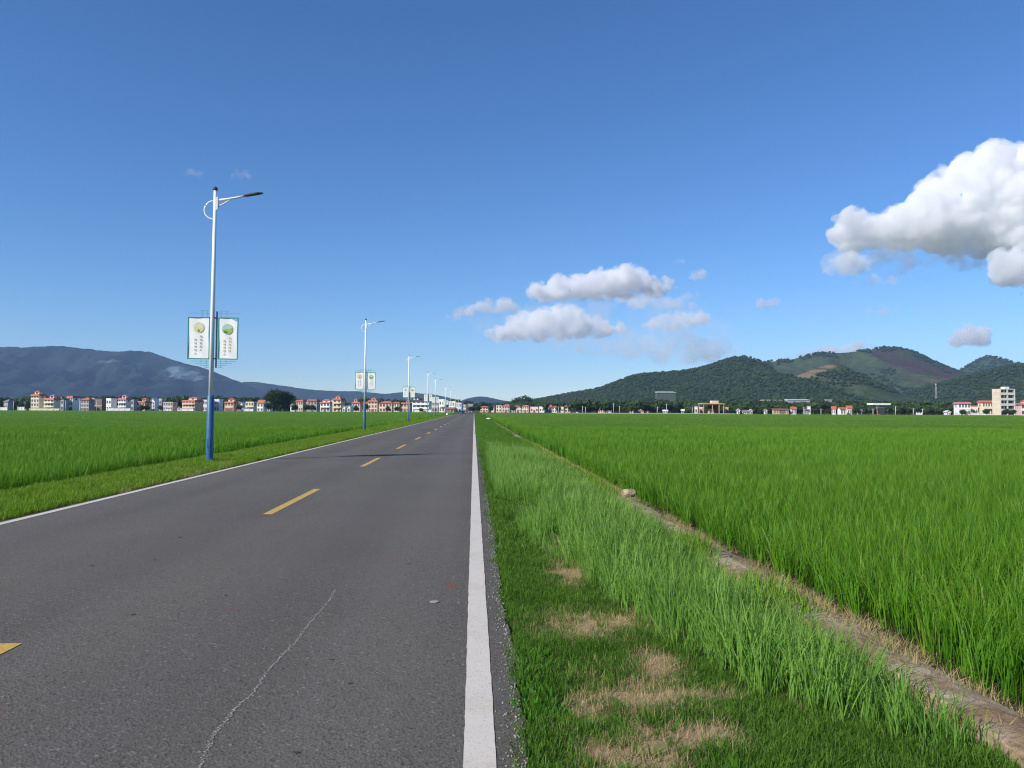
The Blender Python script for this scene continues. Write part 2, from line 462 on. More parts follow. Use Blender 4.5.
def asphalt():
    m = bpy.data.materials.new('asphalt'); t = NT(m)
    pos = t.n('ShaderNodeTexCoord').outputs['Object']
    big = t.noise(pos, 0.35, 4)
    c = t.mix(t.ramp(big, [(0.35, 0.0), (0.65, 1.0)]), (0.116, 0.105, 0.081), (0.152, 0.139, 0.108))
    # worn wheel lanes: long streaks along the road
    st = t.n('ShaderNodeMapping', ins={'Vector': pos, 'Scale': (1.3, 0.02, 1)})
    c = t.mix(t.ramp(t.noise(st.outputs[0], 1.0, 3), [(0.42, 0.0), (0.6, 0.6)]), c, (0.155, 0.142, 0.120))
    px_ = t.n('ShaderNodeSeparateXYZ', ins={0: pos}).outputs['X']
    wob = t.math('ADD', px_, t.math('MULTIPLY', t.noise(pos, 0.25, 3), 0.7))
    lane = t.ramp(t.math('MULTIPLY', t.math('ADD', wob, 7.2), 0.128), [(0.05, 0.3), (0.17, 0.0), (0.27, 0.35), (0.40, 0.05), (0.52, 0.4), (0.63, 0.0), (0.75, 0.4), (0.88, 0.05), (0.98, 0.35)])
    c = t.mix(lane, c, (0.068, 0.060, 0.050))
    # stones of the aggregate
    vo = t.n('ShaderNodeTexVoronoi', ins={'Vector': pos, 'Scale': 70.0, 'Randomness': 1.0})
    sep = t.n('ShaderNodeSeparateXYZ', ins={0: vo.outputs['Color']})
    c = t.mix(t.ramp(sep.outputs[0], [(0.80, 0.0), (0.95, 0.45)]), c, (0.25, 0.23, 0.20))
    c = t.mix(t.ramp(sep.outputs[1], [(0.78, 0.0), (0.93, 0.5)]), c, (0.030, 0.028, 0.025))
    v2 = t.n('ShaderNodeTexVoronoi', ins={'Vector': pos, 'Scale': 33.0, 'Randomness': 1.0})
    s2 = t.n('ShaderNodeSeparateXYZ', ins={0: v2.outputs['Color']})
    near = t.ramp(v2.outputs['Distance'], [(0.25, 1.0), (0.42, 0.0)])
    c = t.mix(t.math('MULTIPLY', t.ramp(s2.outputs[0], [(0.94, 0.0), (0.96, 0.7)]), near), c, (0.30, 0.27, 0.23))
    c = t.mix(t.math('MULTIPLY', t.ramp(s2.outputs[1], [(0.92, 0.0), (0.94, 0.7)]), near), c, (0.018, 0.017, 0.015))
    fine = t.noise(pos, 190, 2, 0.6)
    c = t.mix(0.25, c, t.mix(fine, (0.05, 0.046, 0.042), (0.17, 0.150, 0.130)), 'MIX')
    # red-earth stains with places of their own
    for (sx, sy, r1, r2, k) in ((-0.20, 7.15, 0.10, 0.22, 0.9), (-3.2, 12.0, 0.16, 0.3, .6), (-1.9, 6.4, .12, .14, .5), (-2.6, 4.25, .2, .2, .5), (-5.2, 16.4, .3, .4, .5), (-0.9, 8.6, .08, .2, .5), (-4.5, 19.5, .4, .5, .4)):
        v = t.n('ShaderNodeMapping', ins={'Vector': pos, 'Location': (-sx / r1, -sy / r2, 0), 'Scale': (1 / r1, 1 / r2, 0)})
        l = t.n('ShaderNodeVectorMath', operation='LENGTH', ins={0: v.outputs[0]}).outputs['Value']
        q = t.math('ADD', t.math('SUBTRACT', 1.0, l), t.math('MULTIPLY', t.math('SUBTRACT', t.noise(pos, 22, 5, .7), 0.5), 2.2))
        c = t.mix(t.math('MULTIPLY', t.ramp(q, [(0.2, 0.0), (0.8, 1.0)]), k * 0.75), c, (0.20, 0.075, 0.045))
    b = t.n('ShaderNodeBsdfPrincipled', ins={'Base Color': c, 'Roughness': 0.8, 'Specular IOR Level': 0.3})
    bp = t.n('ShaderNodeBump', ins={'Height': t.math('ADD', vo.outputs['Distance'], fine), 'Strength': 0.6, 'Distance': 0.008})
    t.t.links.new(bp.outputs[0], b.inputs['Normal'])
    t.out(b.outputs[0]); return m


yy = np.concatenate([np.arange(-4, 30, 0.06), np.arange(30, 120, 0.5), np.arange(120, 430, 4)])
redge = 0.275 + (fbm(yy * 5, yy * 0 + 3, 9) - 0.47) * 0.07 + (vnoise(yy * 0.6, yy * 0, 4) - 0.5) * 0.05
ledge_ = -6.66 + (fbm(yy * 5, yy * 0 + 8, 12) - 0.47) * 0.06
tt = np.concatenate([[0, 0.002], np.linspace(0.1, 0.9, 5), [0.998, 1]])
X = ledge_[:, None] + (redge - ledge_)[:, None] * tt[None]
Z = np.zeros_like(X); Z[:, 0] = -0.06; Z[:, -1] = -0.06
v = np.stack([X, np.repeat(yy[:, None], len(tt), 1), Z], -1).reshape(-1, 3)
i = np.arange(len(v)).reshape(X.shape)
f = np.stack([i[:-1, :-1], i[:-1, 1:], i[1:, 1:], i[1:, :-1]], -1).reshape(-1, 4)
rd = mesh_np('road', v, f, asphalt(), False); tag(rd, 'straight grey asphalt road through the rice fields', kind='structure')


def paint_mat(name, base, wear, wearc):
    m = bpy.data.materials.new(name); t = NT(m)
    pos = t.n('ShaderNodeTexCoord').outputs['Object']
    c = t.mix(t.noise(pos, 5, 5), tuple(x * 0.88 for x in base), base)
    c = t.mix(t.ramp(t.noise(pos, 1.1, 6, 0.75), [(0.5, 0.0), (0.75, 0.45)]), c, (0.42, 0.33, 0.22))
    c = t.mix(t.ramp(t.noise(pos, 75, 4, 0.75), [(1 - wear - 0.05, 0.0), (1 - wear + 0.05, 0.8)]), c, wearc)
    b = t.n('ShaderNodeBsdfPrincipled', ins={'Base Color': c, 'Roughness': 0.65, 'Specular IOR Level': 0.3})
    bp = t.n('ShaderNodeBump', ins={'Height': t.noise(pos, 110, 3), 'Strength': 0.3, 'Distance': 0.004})
    t.t.links.new(bp.outputs[0], b.inputs['Normal'])
    t.out(b.outputs[0]); return m


M['line_white'] = paint_mat('line_white', (0.66, 0.61, 0.52), 0.38, (0.2, 0.19, 0.17))
M['line_yellow'] = paint_mat('line_yellow', (0.62, 0.40, 0.085), 0.42, (0.16, 0.13, 0.09))
M['line_pale'] = paint_mat('line_pale', (0.52, 0.50, 0.45), 0.36, (0.18, 0.17, 0.16))  # whitish in place of yellow, for the far dashes


def strip(name, xc, y0, y1, wd, mt, step, label, jit=0.006):
    yy = np.arange(y0, y1 + step * 0.5, step)
    l = xc - wd / 2 + (vnoise(yy * 14, yy * 0, 31) - .5) * jit; r = xc + wd / 2 + (vnoise(yy * 14, yy * 0, 37) - .5) * jit
    v = np.stack([np.stack([l, yy, yy * 0 + 0.004], -1), np.stack([r, yy, yy * 0 + 0.004], -1)], 1).reshape(-1, 3)
    k = np.arange(len(yy) - 1) * 2
    return tag(mesh_np(name, v, np.stack([k, k + 1, k + 3, k + 2], -1), mt), label, kind='structure')


strip('edge_line', 0.037, -3, 420, 0.15, M['line_white'], 0.1, 'solid white line along the grass edge of the road')
strip('edge_line', -6.52, -3, 420, 0.13, M['line_white'], 0.1, 'solid white line along the lamp side of the road')
for k in range(0, 40):
    y0 = 12.0 + 10.02 * (k - 1)
    strip('lane_dash', -3.13, y0, y0 + (3.85 if k else 3.52), 0.145, M['line_yellow'] if k < 6 else M['line_pale'], 0.1,
          'yellow centre dash on the road' if k < 6 else 'pale far centre dash on the road')

# whitish granular crack filler across the near lane
pts = [(-1.215, 7.0), (-1.20, 6.53), (-1.221, 5.88), (-1.215, 5.43), (-1.233, 5.17), (-1.25, 4.84), (-1.238, 4.65), (-1.236, 4.43), (-1.262, 4.27), (-1.255, 4.09), (-1.267, 3.93), (-1.243, 3.78), (-1.21, 3.57), (-1.215, 3.0)]
cr = MB()
for (xa, ya), (xb, yb) in zip(pts[:-1], pts[1:]):
    n = int(42 * (ya - yb) / 0.3)
    for k in range(n):
        q = k / n
        x = xa + (xb - xa) * q + random.gauss(0, 0.006); y = ya + (yb - ya) * q
        s = random.uniform(0.002, 0.006)
        cr.add([(x - s, y - s, .0035), (x + s, y - s * random.uniform(.3, 1), .0035), (x + s * random.uniform(.2, 1), y + s, .0035), (x - s, y + s * .6, .0035)], [(0, 1, 2, 3)])
tag(cr.build('crack_line', mat('crack_filler', (0.36, 0.345, 0.31), 0.9, 0.3, 40)), 'pale granular crack running along the near lane', kind='structure')


# ledge (low concrete kerb of the irrigation ditch)
def ledge_mat():
    m = bpy.data.materials.new('ledge'); t = NT(m)
    pos = t.n('ShaderNodeTexCoord').outputs['Object']
    c = t.mix(t.ramp(t.noise(pos, 3.2, 7, 0.7), [(0.35, 0.0), (0.65, 1.0)]), (0.40, 0.30, 0.18), (0.56, 0.46, 0.33))
    c = t.mix(t.ramp(t.noise(pos, 1.4, 5, 0.7), [(0.45, 0.0), (0.58, 0.9)]), c, (0.29, 0.185, 0.105))
    c = t.mix(t.ramp(t.noise(pos, 30, 6, 0.8), [(0.50, 0.0), (0.62, 0.85)]), c, (0.17, 0.125, 0.08))
    b = t.n('ShaderNodeBsdfPrincipled', ins={'Base Color': c, 'Roughness': 0.95, 'Specular IOR Level': 0.1})
    bp = t.n('ShaderNodeBump', ins={'Height': t.noise(pos, 34, 7, 0.75), 'Strength': 0.8, 'Distance': 0.025})
    t.t.links.new(bp.outputs[0], b.inputs['Normal'])
    t.out(b.outputs[0]); return m


M['ledge'] = ledge_mat()
yy = np.concatenate([np.arange(-2, 25, 0.08), np.arange(25, 150, 0.6)])
jl = (fbm(yy * 1.3, yy * 0, 61) - .47) * 0.05; jr = (fbm(yy * 1.6, yy * 0, 67) - .47) * 0.10; jz = (fbm(yy * 1.1, yy * 0, 71) - .47) * 0.06
prof = [(LEDGE0 - 0.01, -0.32, 'l'), (LEDGE0, -0.012, 'l'), (LEDGE0 + 0.012, 0.004, 'l'), (LEDGE0 + 0.13, 0.012, 'm'), (LEDGE0 + 0.25, 0.0, 'm'), (LEDGE1 - 0.01, -0.015, 'r'), (LEDGE1 + 0.22, -0.10, 'r'), (LEDGE1 + 0.42, -0.22, 'r')]
v = []
for px, pz, s in prof:
    j = jl if s == 'l' else (jr if s == 'r' else 0.5 * (jl + jr))
    v.append(np.stack([px + j, yy, pz + (jz + (fbm(yy * 9, yy * 0 + px * 37, 5) - .47) * 0.06 if pz > -0.2 else jz * 0)], -1))
v = np.stack(v, 1); i = np.arange(v.shape[0] * v.shape[1]).reshape(v.shape[:2])
f = np.stack([i[:-1, :-1], i[:-1, 1:], i[1:, 1:], i[1:, :-1]], -1).reshape(-1, 4)
tag(mesh_np('path_ledge', v.reshape(-1, 3), f, M['ledge'], False), 'narrow dirt covered concrete ledge between verge and rice', kind='structure')

# ------------------------------------------------------------------ grasses and rice
def jgrid(x0, x1, y0, y1, s, sy=None):
    sy = sy or s
    X, Y = np.meshgrid(np.arange(x0, x1, s), np.arange(y0, y1, sy))
    X = X.ravel() + rng.uniform(-.45, .45, X.size) * s; Y = Y.ravel() + rng.uniform(-.45, .45, Y.size) * sy
    return X, Y


def rice_points(side, y0, y1, s):
    if side > 0:
        X, Y = jgrid(RICE_R, y1 * 0.74 + 8, y0, y1, s); k = X < Y * 0.74 + 5
        edge = X > RICE_R + (fbm(Y * 0.9, Y * 0, 81) - .47) * 0.22
        k &= edge & ~((np.abs(Y - 33 - (X - 14) * .02) < 0.3) & (X > 10) & (vnoise(X * .25, X * 0, 5) > .3))
    else:
        X, Y = jgrid(-(y1 * 0.64 + 10), RICE_L, y0, y1, s); k = X > -(Y * 0.64 + 8)
        k &= X < RICE_L + (fbm(Y * 0.7, Y * 0, 83) - .47) * 0.3
        k &= ~((np.abs(Y - 88 - (X + 50) * .05) < 1.0) & (X < -32))
    X, Y = X[k], Y[k]
    return X, Y, np.full(X.shape, -0.16), 0.70 + 0.30 * fbm(X * 0.3, Y * 0.3, 41)


for side, where in ((1, 'dense green rice plants beyond the dirt ledge'), (-1, 'dense green rice plants behind the lamp posts')):
    X, Y, Zz, H = rice_points(side, 0.6 if side > 0 else 8, 26, 0.14)
    do_scatter('rice_field', X, Y, Zz, 0.9, 1.1, P['rice'], where, [M['rice']], 0.09, 1.0, H)
    X, Y, Zz, H = rice_points(side, 26, 90, 0.21)
    k = rng.uniform(size=X.size) > np.clip((Y - 48) / 42, 0, 1); X, Y, Zz, H = X[k], Y[k], Zz[k], H[k]
    do_scatter('rice_field', X, Y, Zz, 0.92, 1.1, P['rice_mid'], where, [M['rice']], 0.08, 1.0, H)
    X, Y, Zz, H = rice_points(side, 48, 150, 0.5)
    k = rng.uniform(size=X.size) < np.clip((Y - 48) / 42, 0.0, 1); X, Y, Zz, H = X[k], Y[k], Zz[k], H[k]
    X2, Y2, Z2, H2 = rice_points(side, 150, 350 if side > 0 else 478, 1.0 if side > 0 else 1.15)
    E = rng.uniform(150, 350 if side > 0 else 478, 1500); EX = (RICE_R + rng.uniform(0, .8, 1500)) if side > 0 else (RICE_L - rng.uniform(0, .8, 1500))
    X, Y, Zz, H = np.concatenate([X, X2, EX]), np.concatenate([Y, Y2, E]), np.concatenate([Zz, Z2 + .04, E * 0 - .16]), np.concatenate([H, H2, E * 0 + 1])
    do_scatter('rice_field', X, Y, Zz, 0.92, 1.08, P['rice_far'], where, [M['rice']], 0.05, 1.0, H)


def far_rice_mat():
    m = bpy.data.materials.new('rice_canopy'); t = NT(m)
    pos = t.n('ShaderNodeTexCoord').outputs['Object']
    c = t.mix(t.ramp(t.noise(pos, 0.05, 6, 0.6), [(0.35, 0.0), (0.65, 1.0)]), (0.092, 0.205, 0.013), (0.112, 0.245, 0.016))
    c = t.mix(t.ramp(t.noise(pos, 3.0, 5, 0.7), [(0.35, 0.0), (0.7, 0.55)]), c, (0.135, 0.275, 0.020))
    b = t.n('ShaderNodeBsdfPrincipled', ins={'Base Color': c, 'Roughness': 0.8, 'Specular IOR Level': 0.1})
    bp = t.n('ShaderNodeBump', ins={'Height': t.noise(pos, 4.0, 6, 0.75), 'Strength': 1.0, 'Distance': 0.5})
    t.t.links.new(bp.outputs[0], b.inputs['Normal'])
    t.out(b.outputs[0]); return m


M['canopy'] = far_rice_mat()


def canopy_z(X, Y):
    r = np.clip((Y - 46) / 20, 0, 1)
    r = r * np.clip(np.where(X > 0, X - RICE_R - .2, RICE_L - .1 - X) / 1.6, 0, 1)
    return -0.185 + r * 0.46 + r * (fbm(X * .7, Y * .7, 91) - .47) * 0.10


tag(grid_mesh('rice_field', np.concatenate([np.arange(RICE_R + 0.2, 60, 0.8), np.arange(60, 360, 6)]), np.concatenate([np.arange(46, 120, 0.8), np.arange(120, 352, 5)]), canopy_z, M['canopy']),
    'far part of the rice beyond the dirt ledge', kind='stuff')
tag(grid_mesh('rice_field', np.concatenate([np.arange(-420, -60, 6), np.append(np.arange(-60, RICE_L - 0.3, 0.8), RICE_L - .1)]), np.concatenate([np.arange(46, 120, 0.8), np.arange(120, 480, 6)]), canopy_z, M['canopy']),
    'far part of the rice behind the lamp posts', kind='stuff')

# verge between asphalt and ledge: tall pale grass, short turf, straw
def tall_h(x, y):
    lm = np.interp(y, [3.5, 3.9, 4.2, 4.6, 5.3, 6.75, 8.5, 9.8, 11.4, 11.9, 13.4, 14.2, 16, 24, 27], [2.1, 1.95, 1.72, 1.5, 1.36, 1.08, .85, .62, .55, 1.05, 1.0, .45, .36, .34, .36])
    lm = lm + (fbm(x * 0 + 1, y * 2.2, 15) - .47) * 0.22
    ok = np.clip((x - lm) / 0.22, 0, 1)
    far = np.interp(y, [3.4, 3.9, 25, 30, 60], [0, 1, 1, .6, .36])
    return ok * far * np.interp(x, [1.7, 2.5], [1, .62])


X, Y = jgrid(0.3, LEDGE0 - 0.06, 3.45, 37, 0.088)
h = tall_h(X, Y); k = (h > 0.25) & (rng.uniform(size=X.size) > np.clip((Y - 22) / 14, 0, 1)) & (patch_d(X, Y) < 0.5)
X, Y, h = X[k], Y[k], h[k]
do_scatter('tall_grass', X, Y, verge_z(X, Y), 0.62, 1.1, P['tall'], 'tall pale green grass beside the dirt ledge', [M['tall']], 0.12, 1.0, (0.35 + 0.65 * h) * (0.60 + 0.8 * fbm(X * 1.3, Y * 1.3, 22)))
X, Y = jgrid(0.3, LEDGE0 + 0.1, 23, 330, 0.155)
k = rng.uniform(size=X.size) < np.clip((Y - 23) / 9, 0, 1); k &= patch_d(X, Y) < .5; X, Y = X[k], Y[k]
do_scatter('medium_grass', X, Y, verge_z(X, Y), 0.7, 1.2, P['mid'], 'middle height green grass along the far verge', [M['mid']], 0.12, 1.2, 0.6 + 1.0 * fbm(X * .8, Y * .3, 29))
# short turf
X, Y = jgrid(0.235, LEDGE0, 2.4, 9, 0.027)
k = (X > 0.25 + (fbm(Y * 4, Y * 0, 19) - .45) * 0.12) & (patch_d(X, Y) < rng.uniform(-0.5, 0.95, X.size)) & ((tall_h(X, Y) < 0.5) | (rng.uniform(size=X.size) < .3))
X, Y = X[k], Y[k]
hh = (0.55 + 0.95 * fbm(X * 2.3, Y * 2.3, 28)) * (1 + 0.35 * np.clip(1 - (X - 0.25) / 0.3, 0, 1))
do_scatter('short_grass', X, Y, verge_z(X, Y), 0.7, 1.15, P['short'], 'short dark green turf beside the white line', [M['short']], 0.2, 1.0, hh)
X, Y = jgrid(0.235, LEDGE0, 9, 30, 0.055)
k = (X > 0.25 + (fbm(Y * 4, Y * 0, 19) - .45) * 0.12) & (patch_d(X, Y) < 0.3) & ((tall_h(X, Y) < 0.5) | (rng.uniform(size=X.size) < .2))
X, Y = X[k], Y[k]
do_scatter('short_grass', X, Y, verge_z(X, Y), 1.0, 1.6, P['short'], 'short green turf further up the road', [M['short']], 0.2, 1.3, 0.7 + 0.7 * fbm(X * 2, Y * 2, 24))
# dry straw in the worn patches and along the ledge
X, Y = jgrid(0.3, 2.0, 2.6, 11, 0.035)
k = (patch_d(X, Y) > rng.uniform(-0.7, 0.8, X.size)); X, Y = X[k], Y[k]
do_scatter('dry_grass', X, Y, verge_z(X, Y) + 0.004, 0.4, 0.8, P['straw'], 'flattened dry straw in the worn turf', [M['straw']], 0.15)
X, Y = jgrid(LEDGE1 - 0.16, RICE_R + 0.08, 1.5, 40, 0.055)
k = rng.uniform(size=X.size) < 0.12 + 0.5 * (fbm(X * 3, Y * 0.8, 77) > .45); X, Y = X[k], Y[k]
do_scatter('dry_grass', X, Y, np.interp(X, [LEDGE1, LEDGE1 + .22, LEDGE1 + .42], [-0.03, -0.11, -0.19]), 0.5, 1.1, P['straw'], 'dry straw along the foot of the rice', [M['straw']], 0.25)
X, Y = jgrid(LEDGE0 - 0.12, LEDGE0 + 0.16, 6, 40, 0.10)
k = fbm(X * 2, Y * 0.9, 87) > .5; X, Y = X[k], Y[k]
do_scatter('dry_grass', X, Y, X * 0 - 0.01, 0.7, 1.5, P['bright'], 'grass creeping over the ledge', [M['bright']], 0.25)
# broad leaved weeds at the asphalt edge
X, Y = jgrid(0.27, 0.5, 4.1, 5.2, 0.06); X2, Y2 = jgrid(0.5, 1.0, 9.5, 10.3, 0.12)
X = np.concatenate([X, X2]); Y = np.concatenate([Y, Y2])
do_scatter('low_weeds', X, Y, verge_z(X, Y), 0.6, 1.1, P['weed'], 'low leafy weeds at the asphalt edge', [M['weed']], 0.25)
bm = bmesh.new(); bmesh.ops.create_icosphere(bm, subdivisions=1, radius=1)
for vv in bm.verts: vv.co *= random.uniform(.7, 1.15)
gme = bpy.data.meshes.new('grit_stone'); bm.to_mesh(gme); bm.free(); gme.materials.append(mat('grit', (0.33, 0.31, 0.28), .9, .5, 1.0))
PG = proto_collection('grit_stones', [bpy.data.objects.new('grit_stone', gme)])
n = 900; Y = 2.8 + 12 * rng.uniform(size=n) ** 1.6; X = 0.262 - np.abs(rng.normal(0, .05, n)); X = np.maximum(X, .125)
do_scatter('gravel', X, Y, X * 0 + .003, .0022, .0065, PG, 'loose grit along the ragged asphalt edge', [gme.materials[0]], .5)
n = 260; Y = rng.uniform(2.8, 18, n); X = rng.uniform(-6.2, .1, n)
do_scatter('gravel', X, Y, X * 0 + .002, .002, .005, PG, 'loose grit scattered over the asphalt', [gme.materials[0]], .5)
X, Y = jgrid(0.4, 2.3, 3.2, 12, 0.17); k = rng.uniform(size=X.size) < .3 * (fbm(X * 1.4, Y * 1.4, 90) > .5); X, Y = X[k], Y[k]
do_scatter('low_weeds', X, Y, verge_z(X, Y), 0.5, 1.0, P['weed'], 'broad leaved weeds dotted through the turf', [M['weed']], .25)
# verge below the lamps
X, Y = jgrid(RICE_L + 0.05, -6.78, 9, 60, 0.075)
k = (X < -6.80 + (fbm(Y * 3, Y * 0, 39) - .6) * 0.30); X, Y = X[k], Y[k]
do_scatter('verge_grass', X, Y, verge_z(X, Y), 0.45, 0.95, P['bright'], 'bright short grass below the lamp posts', [M['bright']], 0.15, 1.0, 0.55 + 0.9 * fbm(X * 1.6, Y * 0.9, 49))
X, Y = jgrid(RICE_L + 0.05, -6.85, 60, 260, 0.2)
do_scatter('verge_grass', X, Y, verge_z(X, Y), 0.8, 1.3, P['bright'], 'bright short grass further along the lamp posts', [M['bright']], 0.15, 1.3)

X, Y = jgrid(RICE_L + 0.4, -6.75, 9, 60, 0.16)
k = fbm(X * 1.1, Y * .5, 53) > .50; X, Y = X[k], Y[k]
do_scatter('dry_grass', X, Y, verge_z(X, Y) + .02, 0.7, 1.4, P['straw'], 'dry blades among the grass below the lamp posts', [M['straw']], .3)

# ------------------------------------------------------------------ small things on road and ledge
def boulder(name, loc, sx, sy, sz, mt, seed):
    bm = bmesh.new(); bmesh.ops.create_icosphere(bm, subdivisions=4, radius=1)
    r = random.Random(seed)
    dirs = [Vector((r.gauss(0, 1), r.gauss(0, 1), r.gauss(0, 1))).normalized() for _ in range(14)]
    for vv in bm.verts:
        p = vv.co.copy(); s = 1.0
        for d in dirs: s = min(s, 0.78 / max(0.2, p.dot(d)) if p.dot(d) > 0.78 else s)
        s *= 1 + 0.10 * (float(fbm(p.x * 2.3 + 5, p.y * 2.3 + p.z * 3.1, seed)) - .47)
        vv.co = Vector((p.x * sx * s, p.y * sy * s, max(p.z, -0.55) * sz * s))
    me = bpy.data.meshes.new(name); bm.to_mesh(me); bm.free(); me.materials.append(mt)
    o = bpy.data.objects.new(name, me); col.objects.link(o); o.location = loc
    return o


tag(boulder('boulder', (2.86, 14.2, 0.07), 0.15, 0.13, 0.11, M['stone'], 3), 'rounded tan boulder sitting on the dirt ledge beside the rice', 'stone')
s = boulder('concrete_block', (2.55, 133, 0.12), 0.55, 1.2, 0.22, mat('pale_block', (0.62, 0.52, 0.45), 0.9), 8)
tag(s, 'pale concrete slab lying at the far end of the dirt ledge', 'concrete slab')
s = boulder('boundary_stone', (-8.0, 232, 0.2), 0.4, 0.3, 0.5, M['white_paint'], 11); tag(s, 'small white marker stone on the verge below the far lamps', 'stone')
tag(boulder('pebble', (-0.32, 6.54, 0.004), 0.045, 0.04, 0.005, M['litter'], 5), 'small pale stone chip lying on the asphalt near the white line', 'stone chip')


def leaf(x, y, s, rz, label):
    b = MB(); n = 7; vs = []
    for k in range(n):
        q = k / (n - 1); wv = 0.32 * math.sin(math.pi * q) ** 0.8
        z = 0.01 + 0.12 * (q - .5) ** 2
        vs += [(-wv, q - .5, z + 0.05), (0, q - .5, z), (wv, q - .5, z + 0.04)]
    fs = []
    for k in range(n - 1):
        a = 3 * k; fs += [(a, a + 1, a + 4, a + 3), (a + 1, a + 2, a + 5, a + 4)]
    b.add([(p[0] * s, p[1] * s, p[2] * s) for p in vs], fs, 0, True)
    o = b.build('dry_leaf', M['leaf_dry'], None, (x, y, 0.003)); o.rotation_euler = (0, 0, rz)
    tag(o, label, 'leaf', 'dry leaves on the road')


for k, (px, py, s) in enumerate(((180, 537.5, .09), (133, 615, .07), (155, 560, .07), (92, 566, .08), (251, 545, .05), (226, 596, .06), (409, 564, .07), (350, 684, .05), (296, 753, .06), (332, 660, .05))):
    d = CAM.to_3x3() @ Vector(((px - 512) / F, (384 - py) / F, -1)); q = -1.6 / d.z
    leaf(d.x * q, d.y * q, s * .6, k * 1.3, 'small dark dry leaf lying on the grey asphalt')

# ------------------------------------------------------------------ street lamps
def glyph(mb, x, z, s, r, person=False, mi=0):
    """small brush-stroke character, front side of a banner (y fixed)"""
    y = -0.0085

    def st(x0, z0, x1, z1, w=0.10):
        a = Vector((x1 - x0, 0, z1 - z0)); n = Vector((-a.z, 0, a.x)).normalized() * w * 0.5
        ps = [(x0 - n.x, z0 - n.z), (x0 + n.x, z0 + n.z), (x1 + n.x, z1 + n.z), (x1 - n.x, z1 - n.z)]
        yy = y - st.k * 0.0006; st.k += 1
        mb.add([(x + p * s, yy, z + q * s) for p, q in ps], [(0, 1, 2, 3)], mi)
    st.k = 0
    if person:
        st(0.0, .5, -.45, -.5, .13); st(-.02, .25, .45, -.5, .13); return
    st(-.38, .45, -.38, -.45); st(-.45, r.uniform(.3, .45), .0, r.uniform(.3, .45))
    st(.05, .45, r.uniform(.2, .4), -.4); st(.4, .42, .4, -.45); st(-.4, r.uniform(-.1, .15), .38, r.uniform(-.1, .15)); st(0, -.42, .42, -.42)


def disc(mb, x, z, r, y, mi, a0=0, a1=2 * math.pi, n=28, squash=None):
    vs = [(x, y, z)]
    for k in range(n + 1):
        q = a0 + (a1 - a0) * k / n
        vs.append((x + r * math.cos(q), y, z + r * math.sin(q)))
    mb.add(vs, [(0, k + 1, k + 2) for k in range(n)], mi)


def wavy_cloth(x0, x1, z0, z1, tear=False):
    nx, nz = 14, 26; V = []; Fc = []
    for j in range(nz + 1):
        for i in range(nx + 1):
            q = i / nx; p = j / nz
            xx = x0 + (x1 - x0) * q; zz = z0 + (z1 - z0) * p
            xx += 0.012 * math.sin(p * 6 + 1) * (q - 0.5) * 2 - 0.02 * math.sin(math.pi * p) * (1 if q > .5 else -1) * abs(q - .5)
            zz += 0.008 * math.sin(q * 5)
            if tear and q > 0.6 and p > 0.8: zz -= (q - 0.6) * (p - 0.8) * 1.3
            V.append((xx, 0.006 * math.sin(q * 7 + p * 5), zz))
    for j in range(nz):
        for i in range(nx):
            a = j * (nx + 1) + i; Fc.append((a, a + 1, a + nx + 2, a + nx + 1))
    m = MB(); m.add(V, Fc, 0, True); return m


